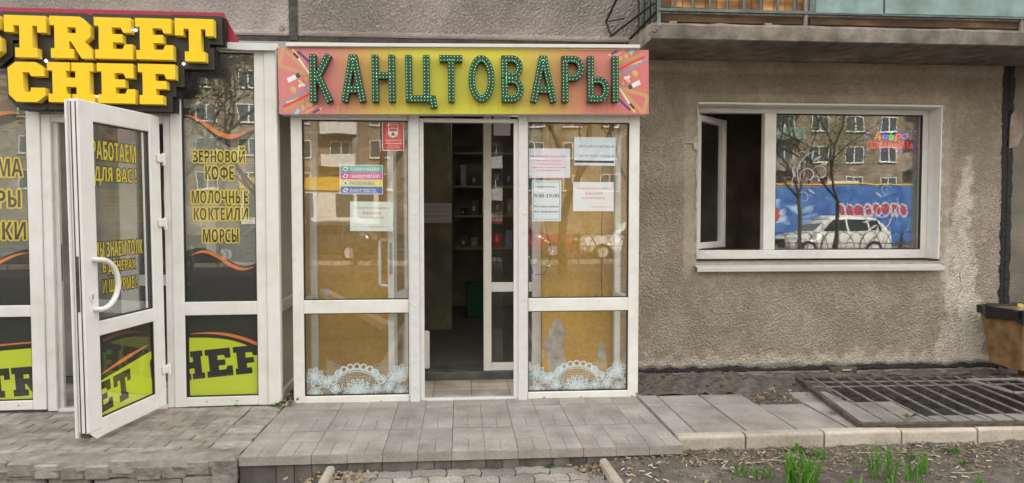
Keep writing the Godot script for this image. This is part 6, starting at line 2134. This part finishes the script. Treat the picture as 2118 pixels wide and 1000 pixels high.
	for s in weeds:
		var p := thing("weed", s[5], "plant", "weeds in the joints and soil", Vector3(s[0], s[1], s[2]))
		for k in int(s[3]):
			var a: float = TAU * k / s[3] + rng.randf() * 0.6
			var d := Vector3(cos(a), 0, sin(a))
			var l: float = s[4] * rng.randf_range(0.6, 1.2)
			var up := rng.randf_range(0.3, 1.3)
			var sd := Vector3(-d.z, 0, d.x) * l * 0.16
			var m := MB.new()
			var c1 := d * l * 0.5 + Vector3(0, l * up * 0.5, 0)
			var c2 := d * l + Vector3(0, l * up * 0.45, 0)
			m.quad(Vector3.ZERO, c1 + sd, c2, c1 - sd)
			part("weed_leaf", m, M.grass_dark if k % 3 else M.grass, p)
	# dry leaves and stalks, cigarette ends
	rng.seed = 91
	var lt := MB.new()
	for k in 3600:
		var x := rng.randf_range(0.9, 5.4)
		var z := -4.02 + absf(rng.randfn(0.0, 0.20)) if k % 3 else rng.randf_range(-4.0, -2.6)
		if x < 1.28:
			z = maxf(z, -3.93)
			if k % 2:
				continue
		var y := soil_height(x, z, soil_noise)
		lt.t = Transform3D(Basis.from_euler(Vector3(rng.randf_range(-0.5, 0.5), rng.randf() * TAU, rng.randf_range(-0.5, 0.5))), Vector3(x, y + 0.004, z))
		var tone := rng.randf_range(0.35, 1.25)
		lt.col = Color(tone, tone * rng.randf_range(0.88, 1.0), tone * rng.randf_range(0.8, 1.0))
		var l := rng.randf_range(0.006, 0.022)
		var w := rng.randf_range(0.0015, 0.006)
		lt.quad(Vector3(-l, 0, -w), Vector3(-l * 0.2, rng.randf() * 0.008, -w * 1.3), Vector3(-l * 0.2, rng.randf() * 0.008, w * 1.3), Vector3(-l, 0, w))
		lt.quad(Vector3(-l * 0.2, 0.004, -w * 1.3), Vector3(l, rng.randf() * 0.006, -w * 0.3), Vector3(l, rng.randf() * 0.006, w * 0.3), Vector3(-l * 0.2, 0.004, w * 1.3))
	for k in 500:  # in the gaps of the paving and in the corner by the porches
		var q := [Vector3(-1.26, 0.0, -5.1), Vector3(2.32, 0.01, -4.92), Vector3(-0.70, -0.105, -3.86), Vector3(0.80, -0.105, -3.86)][k % 4] as Vector3
		var sp := [Vector3(0.03, 0.02, 0.12), Vector3(0.10, 0.01, 0.08), Vector3(0.10, 0.004, 0.05), Vector3(0.08, 0.004, 0.05)][k % 4] as Vector3
		lt.t = Transform3D(Basis.from_euler(Vector3(rng.randf_range(-0.6, 0.6), rng.randf() * TAU, rng.randf_range(-0.6, 0.6))), q + Vector3(rng.randfn() * sp.x, absf(rng.randfn()) * sp.y, rng.randfn() * sp.z))
		var tone := rng.randf_range(0.3, 1.2)
		lt.col = Color(tone, tone * 0.9, tone * 0.75)
		lt.quad(Vector3(-0.014, 0, -0.005), Vector3(0.014, 0, -0.004), Vector3(0.014, 0.004, 0.004), Vector3(-0.014, 0.005, 0.006))
	lt.t = Transform3D()
	var lo_ := part("leaf_litter", lt, M.straw, self)
	lo_.set_meta("kind", "stuff")
	tag(lo_, "dry leaves, stalks and chips scattered over the soil along the kerb", "leaf litter")
	var bodym := MB.new()
	bodym.tube([Vector3(-0.012, 0, 0), Vector3(0.010, 0, 0)], [0.0032, 0.0032], 7)
	var bmesh := bodym.done()
	var fm := MB.new()
	fm.tube([Vector3(0.010, 0, 0), Vector3(0.022, 0, 0)], [0.0033, 0.0033], 7)
	var fmesh := fm.done()
	for k in 52:
		var x := rng.randf_range(0.9, 1.3) if k < 30 else rng.randf_range(1.3, 3.2)
		var z := rng.randf_range(-3.88, -3.5) if k < 30 else rng.randf_range(-3.97, -3.5)
		if k < 30:
			x = clampf(rng.randfn(1.02, 0.11), 0.88, 1.4)
		var c := thing("cigarette_end", "white cigarette end lying in the soil beside the tiled step" if k < 30 else "white cigarette end lying in the soil along the kerb", "cigarette end", "cigarette ends by the step" if k < 30 else "cigarette ends along the kerb", Vector3(x, soil_height(x, z, soil_noise) + 0.006, z), rng.randf() * TAU)
		c.rotation.z = rng.randf_range(-0.25, 0.25)
		part("paper_tube", bmesh, M.butt, c)
		part("filter_tip", fmesh, M.butt if k % 5 else M.filter, c)
	for k in 7:
		var s := MB.new()
		var p0 := Vector3(rng.randf_range(1.4, 2.9), -0.06, rng.randf_range(-3.95, -3.55))
		var a := rng.randf_range(-0.4, 0.4)
		var l := rng.randf_range(0.12, 0.3)
		var dd := Vector3(cos(a), 0, sin(a)) * l
		var q := p0 + dd * 0.5 + Vector3(0, 0, 0.015)
		var pts := [p0, q, p0 + dd]
		for i in 3:
			pts[i].y = soil_height(pts[i].x, pts[i].z, soil_noise) + 0.006
		s.tube(pts, [0.003, 0.0026, 0.0016], 5)
		tag(part("dry_stalk", s, M.stalk, self), "thin dry stalk lying across the soil by the kerb", "stalk", "dry stalks on the soil")

# ---------------------------------------------------------------- the street opposite, which the panes mirror
func make_tree(label: String, at: Vector3, h: float, r: float, seed_: int, leaves: int, lean := Vector3.ZERO) -> void:
	var o := thing("street_tree", label, "tree", "trees along the street opposite", at)
	var g := RandomNumberGenerator.new()
	g.seed = seed_
	var wood := MB.new()
	var tips := []
	var todo := [[Vector3(0, -0.1, 0), (Vector3.UP + lean).normalized(), h * 0.20, r, 0]]
	while todo.size():
		var b: Array = todo.pop_back()
		var p: Vector3 = b[0]
		var d: Vector3 = b[1]
		var pts := [p]
		var rad := [b[3]]
		var n := 5 if b[4] == 0 else 3
		for k in n:
			d = (d + Vector3(g.randf_range(-1, 1), g.randf_range(-0.4, 0.9), g.randf_range(-1, 1)) * (0.12 if b[4] == 0 else 0.26)).normalized()
			p += d * b[2] / n
			pts.append(p)
			rad.append(b[3] * lerpf(1.0, 0.62, (k + 1.0) / n))
			if b[4] >= 2:
				tips.append(p)
		wood.tube(pts, rad, 8 if b[4] < 2 else 4, false)
		if b[4] < 7:
			for k in (3 if b[4] < 3 else 2):
				var a := g.randf() * TAU
				var spread := g.randf_range(0.35, 0.95)
				var side := d.cross(Vector3(cos(a), 0.3, sin(a))).normalized()
				todo.append([p, (d + side * spread + Vector3.UP * 0.15).normalized(), b[2] * g.randf_range(0.72, 1.0), b[3] * g.randf_range(0.42, 0.62), b[4] + 1])
	part("trunk", wood, M.bark, o)
	var lf := MB.new()
	for k in leaves:
		var c: Vector3 = tips[g.randi() % tips.size()] + Vector3(g.randfn(), g.randfn(), g.randfn()) * 0.28
		lf.t = Transform3D(Basis.from_euler(Vector3(g.randf() * TAU, g.randf() * TAU, 0)), c)
		var tone := g.randf_range(0.7, 1.4)
		lf.col = Color(tone, tone, tone * g.randf_range(0.6, 1.0))
		var s := g.randf_range(0.035, 0.085)
		lf.quad(Vector3(-s, -s * 0.5, 0), Vector3(s * 0.2, -s * 0.6, 0), Vector3(s, s * 0.3, 0), Vector3(-s * 0.3, s * 0.6, 0))
	part("crown", lf, M.leaf, o)

func make_car(label: String, at: Vector3, turn: float, paint: Material, tall: bool) -> void:
	var o := thing("parked_car", label, "car", "cars in the street", at, turn)
	var top := 1.66 if tall else 1.46
	var belt := 1.02 if tall else 0.92
	# stations along the length: x, half width, belt height, roof height, roof half width
	var st := [[-2.2, 0.62, 0.72, 0.72, 0.60], [-2.12, 0.80, 0.80, 0.80, 0.74], [-1.5, 0.88, 0.92, 0.92, 0.80], [-1.05, 0.90, belt, belt + 0.02, 0.78], [-0.35, 0.91, belt, top - 0.06, 0.66], [0.1, 0.91, belt, top, 0.67], [1.2, 0.91, belt + 0.02, top - 0.02, 0.66], [1.75, 0.89, belt + 0.04, top - 0.14, 0.62], [2.12, 0.85, belt, belt + 0.08, 0.70], [2.22, 0.74, 0.75, 0.76, 0.66]]
	var body := SurfaceTool.new()
	body.begin(Mesh.PRIMITIVE_TRIANGLES)
	body.set_smooth_group(0)
	var face := func(a: Vector3, b: Vector3, c: Vector3, d: Vector3) -> void:
		for p in [a, c, b, a, d, c]:
			body.add_vertex(p)
	var fine := []
	for i in st.size() - 1:
		for k in 4:
			var row := []
			for j in 5:
				row.append(cubic_interpolate(st[i][j], st[i + 1][j], st[maxi(i - 1, 0)][j], st[mini(i + 2, st.size() - 1)][j], k / 4.0))
			fine.append(row)
	fine.append(st[-1])
	st = fine
	var ring := func(s: Array) -> Array:
		return [Vector3(s[0], 0.26, s[1] - 0.06), Vector3(s[0], 0.45, s[1]), Vector3(s[0], s[2], s[1] - 0.03), Vector3(s[0], s[3] - 0.05, s[4]), Vector3(s[0], s[3], s[4] - 0.09), Vector3(s[0], s[3], -s[4] + 0.09), Vector3(s[0], s[3] - 0.05, -s[4]), Vector3(s[0], s[2], -s[1] + 0.03), Vector3(s[0], 0.45, -s[1]), Vector3(s[0], 0.26, -s[1] + 0.06)]
	for i in st.size() - 1:
		var a: Array = ring.call(st[i])
		var b: Array = ring.call(st[i + 1])
		for k in a.size() - 1:
			face.call(a[k], b[k], b[k + 1], a[k + 1])
		face.call(a[9], b[9], b[0], a[0])
	for e in [0, st.size() - 1]:
		var a: Array = ring.call(st[e])
		for k in range(1, 9):
			for p in ([a[0], a[k + 1], a[k]] if e else [a[0], a[k], a[k + 1]]):
				body.add_vertex(p)
	body.generate_normals()
	part("car_body", body.commit(), paint, o)
	for s in [-1.0, 1.0]:
		for w in [[-0.72, 0.28], [0.36, 1.12], [1.20, 1.72]]:
			var m := MB.new()
			var z0: float = s * 0.886
			var z1: float = s * 0.715
			var q := [Vector3(w[0], belt + 0.05, z0), Vector3(w[1], belt + 0.05, z0), Vector3(w[1] - (0.12 if w[0] > 1.0 else 0.0), top - 0.14, z1), Vector3(w[0] + (0.42 if w[0] < 0.0 else 0.0), top - 0.14, z1)]
			if s > 0:
				m.quad(q[0], q[1], q[2], q[3])
			else:
				m.quad(q[1], q[0], q[3], q[2])
			part("side_window", m, M.car_glass, o)
		for x in [-1.35, 1.38]:
			var wh := group_part("wheel", o)
			wh.position = Vector3(x, 0.34, s * 0.80)
			var ty := MB.new()
			ty.tube([Vector3(0, 0, -0.12), Vector3(0, 0, -0.10), Vector3(0, 0, 0.10), Vector3(0, 0, 0.12)], [0.30, 0.34, 0.34, 0.30], 24)
			part("tyre", ty, M.tyre, wh)
			var ri := MB.new()
			ri.tube([Vector3(0, 0, -0.125), Vector3(0, 0, 0.125)], [0.21, 0.21], 14)
			part("rim", ri, M.alu, wh)
	var ws := MB.new()
	ws.quad(Vector3(-1.03, belt + 0.04, -0.70), Vector3(-1.03, belt + 0.04, 0.70), Vector3(-0.40, top - 0.09, 0.58), Vector3(-0.40, top - 0.09, -0.58))
	ws.t = Transform3D(Basis(), Vector3(-0.02, 0.02, 0))
	part("windscreen", ws, M.car_glass, o)
	for s in [-0.6, 0.6]:
		bx("headlight", Vector3(-2.16, 0.66, s - 0.16), Vector3(-1.95, 0.80, s + 0.16), M.white_far, o, 0.03)
		bx("roof_rail", Vector3(-0.1, top - 0.01, s * 0.95 - 0.02), Vector3(1.5, top + 0.05, s * 0.95 + 0.02), M.alu, o, 0.01)

func banner_image() -> Image:
	var w := 900
	var h := 300
	var i := tint_img(noise(61, 0.012, 1, 4).get_image(w, h), Color(0.10, 0.28, 0.58), Color(0.30, 0.50, 0.76))
	i.convert(Image.FORMAT_RGBA8)
	var g := RandomNumberGenerator.new()
	g.seed = 14
	for k in 150:
		fill(i, disc(Vector2(g.randf() * w, g.randf() * h), g.randf_range(1, 5), g.randf_range(1, 5), 0, 8), Color(0.85, 0.9, 1.0, g.randf_range(0.2, 0.8)))
	for k in 26:  # snowdrifts and swirls
		fill(i, disc(Vector2(g.randf_range(560, 880), g.randf_range(60, 200)), g.randf_range(15, 60), g.randf_range(8, 22), g.randf_range(-0.6, 0.6), 14), Color(0.75, 0.84, 0.95, 0.45))
	for k in 9:
		fill(i, disc(Vector2(g.randf_range(760, 830), g.randf_range(130, 180)), g.randf_range(8, 28), g.randf_range(6, 14), g.randf(), 10), Color(0.75, 0.18, 0.08, 0.8))
	var x := 480.0
	for k in 8:  # a word in fat red letters edged with white, too blurred to read
		x -= 46.0
		fill(i, disc(Vector2(x, 128 + 5 * sin(k)), 26, 40, 0.2, 14), Color(0.86, 0.84, 0.9, 0.75))
		fill(i, disc(Vector2(x, 128 + 5 * sin(k)), 15 + 5 * (k % 3), 30, 0.35, 9), Color(0.70, 0.16, 0.18, 0.9))
		fill(i, disc(Vector2(x, 128 + 6 * sin(k * 3)), 6, 10, 0.2, 8), Color(0.2, 0.35, 0.75))
	return i

func make_opposite() -> void:
	# road, far pavement, verge
	var r := MB.new()
	r.quad(Vector3(-120, -0.292, 34), Vector3(120, -0.292, 34), Vector3(120, -0.292, 13.2), Vector3(-120, -0.292, 13.2))
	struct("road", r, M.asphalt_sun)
	var v := MB.new()
	v.quad(Vector3(-60, -0.270, 4.6), Vector3(60, -0.270, 4.6), Vector3(60, -0.262, -0.9), Vector3(-60, -0.262, -0.9))
	struct("verge", v, M.lawn)
	var v2 := MB.new()
	v2.quad(Vector3(-120, -0.27, 44), Vector3(120, -0.27, 44), Vector3(120, -0.27, 34), Vector3(-120, -0.27, 34))
	struct("far_verge", v2, M.lawn)
	rng.seed = 101
	var gr := MB.new()
	for k in 6000:
		var p := Vector3(rng.randf_range(-7, 9), -0.27, rng.randf_range(-0.9, 4.5))
		if absf(p.x - 0.05) < 0.9:
			continue
		var a := rng.randf() * TAU
		var d := Vector3(cos(a), 0, sin(a)) * 0.006
		var t := Vector3(rng.randfn() * 0.04, rng.randf_range(0.05, 0.16), rng.randfn() * 0.04)
		gr.tri(p - d, p + d, p + t)
	var go := part("verge_grass", gr, M.grass, self)
	go.set_meta("kind", "stuff")
	tag(go, "thin spring grass on the verge behind the viewer", "grass")
	for k in 9:
		var m := MB.new()
		m.box(Vector3(-40 + k * 9.0, -0.29, 22.9), Vector3(-36 + k * 9.0, -0.286, 23.1))
		struct("lane_mark", m, M.road_paint)
	var kb := MB.new()
	kb.box(Vector3(-60, -0.32, 13.0), Vector3(60, -0.15, 13.2))
	struct("far_kerb", kb, M.kerb1)
	var ck := MB.new()
	ck.bar(Vector3(-2.9, -0.22, 4.4), Vector3(-0.98, -0.22, -0.6), 0.16, 0.14)
	struct("path_edging", ck, M.kerb3)
	# low iron fence with arches
	for s in 14:
		var f := thing("arched_fence", "low black iron fence panel with interlaced arches along the street", "fence", "arched fence panels along the street", Vector3(-16 + s * 2.5, -0.27, 12.5))
		for y in [0.18, 0.62]:
			bx("fence_rail", Vector3(0.02, y, -0.012), Vector3(2.48, y + 0.03, 0.012), M.fence_iron, f, 0.0)
		bx("fence_post", Vector3(-0.03, -0.05, -0.03), Vector3(0.03, 1.12, 0.03), M.fence_iron, f, 0.0)
		for k in 5:
			var p := []
			var rr := []
			for j in 13:
				var a := PI * j / 12.0
				p.append(Vector3(0.25 + k * 0.5 - cos(a) * 0.42, 0.2 + sin(a) * 0.86, 0.02 * (k % 2)))
				rr.append(0.014)
			var m := MB.new()
			m.tube(p, rr, 5)
			part("arch", m, M.fence_iron, f)
	# hedge twigs behind the fence on the left
	make_car("white off-road car parked in the street beyond the arched fence", Vector3(15.2, -0.29, 15.2), 0.0, M.car_white, true)
	make_car("red car driving in the street opposite the shop door", Vector3(2.2, -0.29, 16.6), PI, M.car_red, false)
	make_car("dark car parked opposite the snack bar", Vector3(-5.4, -0.29, 15.6), 0.0, M.car_dark, false)
	make_car("white car parked opposite the stationery porch", Vector3(6.6, -0.29, 15.4), 0.0, M.car_white, false)
	# blue banner on a hoarding
	print_mat("banner_print", banner_image(), 0.6)
	var b := thing("winter_banner", "long blue winter banner on a hoarding across the street", "banner", "", Vector3(17.6, -0.29, 28.4), deg_to_rad(-2.0))
	bx("hoarding", Vector3(-0.05, 0.0, 0.03), Vector3(11.5, 3.62, 0.09), M.block_grey, b, 0.0)
	var q := MB.new()
	q.quad(Vector3(11.5, 0.05, 0.0), Vector3(0, 0.05, 0.0), Vector3(0, 3.40, 0.0), Vector3(11.5, 3.62, 0.0))
	part("banner_cloth", q, M.banner_print, b)
	bx("top_batten", Vector3(-0.05, 3.60, -0.02), Vector3(11.5, 3.68, 0.10), M.shop_yellow, b, 0.0)
	for k in 5:
		bx("hoarding_post", Vector3(k * 2.85, 0, 0.09), Vector3(k * 2.85 + 0.1, 3.6, 0.19), M.iron_grey, b, 0.0)
	# apartment block opposite
	var zb := 50.0
	var o := thing("opposite_building", "long beige five-storey apartment block across the street with white windows", "building")
	bx("wall", Vector3(-62, -0.3, zb), Vector3(74, 14.6, zb + 12), M.block_beige, o, 0.0)
	bx("roof_edge", Vector3(-62.3, 14.6, zb - 0.3), Vector3(74.3, 15.0, zb + 12.3), M.block_grey, o, 0.0)
	for k in 6:
		bx("floor_joint", Vector3(-62, 2.75 + k * 2.85 - 0.03, zb - 0.02), Vector3(74, 2.75 + k * 2.85 + 0.03, zb), M.block_grey, o, 0.0)
	var fm := MB.new()
	for e in [[-0.85, -0.78, 0.0, 1.5], [0.78, 0.85, 0.0, 1.5], [-0.05, 0.05, 0.0, 1.5], [-0.78, 0.78, 1.43, 1.5], [-0.78, 0.78, 0.0, 0.07]]:
		fm.box(Vector3(e[0], e[2], -0.06), Vector3(e[1], e[3], 0.02))
	fm.box(Vector3(-0.9, -0.06, -0.16), Vector3(0.9, -0.01, 0.0))
	var frame := fm.done()
	var gm := MB.new()
	gm.quad(Vector3(0.78, 0.07, -0.02), Vector3(-0.78, 0.07, -0.02), Vector3(-0.78, 1.43, -0.02), Vector3(0.78, 1.43, -0.02))
	var pane := gm.done()
	var cm := MB.new()
	cm.quad(Vector3(-0.30, 0.07, -0.015), Vector3(-0.75, 0.07, -0.015), Vector3(-0.70, 1.43, -0.015), Vector3(-0.40, 1.43, -0.015))
	var curt := cm.done()
	rng.seed = 44
	for fl in range(1, 5):
		for c in 38:
			var x := -58.0 + c * 3.4
			var y := 0.75 + fl * 2.85
			if x < -32 or x > 56:
				continue
			var w := part("window", frame, M.white_far, o)
			w.position = Vector3(x, y, zb)
			part("pane", pane, M.glass_far, w)
			if rng.randf() < 0.6:
				part("curtain", curt, M.white_far, w)
			if c % 4 == 2:
				var m := MB.new()
				m.box(Vector3(x - 1.5, y - 0.85, zb - 1.1), Vector3(x + 1.5, y - 0.70, zb - 0.001))
				m.box(Vector3(x - 1.5, y - 0.70, zb - 1.1), Vector3(x + 1.5, y + 0.25, zb - 1.05))
				part("balcony", m, [M.white_far, M.block_grey, M.sheet_blue, M.steps_red][rng.randi() % 4], o)
	# ground-floor shops
	for s in [[-24.0, "shop_red", "shop_green", "red and green ground-floor shop front across the street"], [-10.6, "shop_yellow", "white_far", "porch shop with yellow and blue sign and stairs across the street"], [33.0, "steps_red", "white_far", "brick-red ground-floor shop across the street"]]:
		var sh := thing("corner_shop", s[3], "shop front", "shops across the street", Vector3(s[0], -0.3, zb - 1.6))
		bx("shop_wall", Vector3(-3.6, 1.0, 0.0), Vector3(3.6, 3.9, 1.58), M.white_far, sh, 0.0)
		bx("sign_band", Vector3(-3.7, 3.9, -0.2), Vector3(3.7, 4.9, 1.58), M[s[1]], sh, 0.0)
		bx("sign_end", Vector3(0.6, 3.95, -0.24), Vector3(3.6, 4.85, -0.2), M.shop_blue if s[1] == "shop_yellow" else M[s[2]], sh, 0.0)
		for k in 4:
			bx("shop_window", Vector3(-3.3 + k * 1.7, 1.6, -0.03), Vector3(-1.9 + k * 1.7, 3.6, 0.0), M.glass_far if k != 1 else M[s[2]], sh, 0.0)
		for k in 6:
			bx("step", Vector3(-2.6, 0.0, -0.3 * (6 - k)), Vector3(2.6, 0.17 * (k + 1), -0.3 * (5 - k) - 0.002), M.steps_red, sh, 0.0)
	var dp := thing("drainpipe", "pale drainpipe down the block across the street", "drainpipe", "", Vector3(-9.1, -0.3, zb - 0.4))
	var dm := MB.new()
	dm.tube([Vector3(0, 0, 0), Vector3(0, 14.6, 0)], [0.35, 0.35], 10)
	part("pipe", dm, M.block_grey, dp)
	# trees
	make_tree("dark leaning tree with sparse leaves opposite the snack bar", Vector3(-7.6, -0.3, 10.0), 11, 0.2, 1, 3600, Vector3(0.12, 0, 0))
	make_tree("crooked tree opposite the stationery porch's left bay", Vector3(-2.2, -0.3, 9.6), 12, 0.15, 2, 3200, Vector3(-0.05, 0, 0))
	make_tree("slender tree opposite the stationery porch's right bay", Vector3(2.9, -0.3, 9.0), 12, 0.15, 3, 3600)
	make_tree("forked tree opposite the left half of the window", Vector3(10.9, -0.3, 9.6), 12, 0.085, 4, 3200, Vector3(0.1, 0, 0))
	make_tree("dark tree opposite the right edge of the window", Vector3(15.8, -0.3, 9.8), 12, 0.13, 5, 4200)
	make_tree("thin many-branched tree furthest left opposite the snack bar", Vector3(-9.4, -0.3, 11.2), 11, 0.12, 11, 5200, Vector3(0.08, 0, 0))
	make_tree("thin many-branched tree opposite the window's middle", Vector3(13.2, -0.3, 11.4), 12, 0.10, 12, 5200, Vector3(-0.06, 0, 0))
	make_tree("leaning slim tree opposite the stationery porch's far left edge", Vector3(-4.6, -0.3, 11.0), 11, 0.11, 13, 5200, Vector3(0.07, 0, 0))
	make_tree("slim leafy tree between the white car and the stationery porch", Vector3(5.2, -0.3, 11.2), 11, 0.11, 14, 5200)
	make_tree("leafy tree on the far verge opposite the window", Vector3(26.0, -0.3, 38.0), 12, 0.2, 6, 3500)
	make_tree("leafy tree on the far verge opposite the stationery porch", Vector3(-2.0, -0.3, 38.0), 12, 0.2, 7, 3500)
	make_tree("leafy tree on the far verge opposite the snack bar", Vector3(-17.0, -0.3, 37.0), 12, 0.22, 8, 3500)

# ---------------------------------------------------------------- the scene
func _ready() -> void:
	var cam := Camera3D.new()
	cam.name = "camera"
	cam.position = Vector3(0, 1.38, 0)
	cam.rotation_degrees = Vector3(-2.1617, -4.3705, 0)
	cam.fov = 39.3076
	cam.near = 0.05
	cam.far = 400.0
	add_child(cam)
	var env := Environment.new()
	env.background_mode = Environment.BG_SKY
	var sky := Sky.new()
	var sm := ProceduralSkyMaterial.new()
	sm.sky_top_color = Color(0.81, 0.82, 0.82)
	sm.sky_horizon_color = Color(0.93, 0.91, 0.875)
	sm.sky_curve = 0.25
	sm.sky_energy_multiplier = 1.15
	sm.ground_bottom_color = Color(0.3, 0.29, 0.27)
	sm.ground_horizon_color = Color(0.6, 0.6, 0.58)
	sm.sun_angle_max = 2.0
	sky.sky_material = sm
	env.sky = sky
	env.ambient_light_source = Environment.AMBIENT_SOURCE_SKY
	env.tonemap_mode = Environment.TONE_MAPPER_LINEAR
	env.tonemap_exposure = 2.85
	env.sdfgi_enabled = true
	env.ssao_enabled = true
	env.ssil_enabled = true
	var we := WorldEnvironment.new()
	we.name = "sky_and_exposure"
	we.environment = env
	add_child(we)
	# the sun stands behind the building: the front is in its shade, the street beyond is lit
	var sun := DirectionalLight3D.new()
	sun.name = "sun"
	sun.light_color = Color(1.0, 0.95, 0.87)
	sun.light_energy = 1.55
	sun.light_angular_distance = 0.6
	sun.shadow_enabled = true
	sun.rotation_degrees = Vector3(-42, 160, 0)
	add_child(sun)

	make_materials()
	make_ground()
	make_building()
	make_stationery_porch()
	make_snack_porch()
	make_stationery_sign()
	make_snack_sign()
	make_papers()
	make_loose()
	make_opposite()
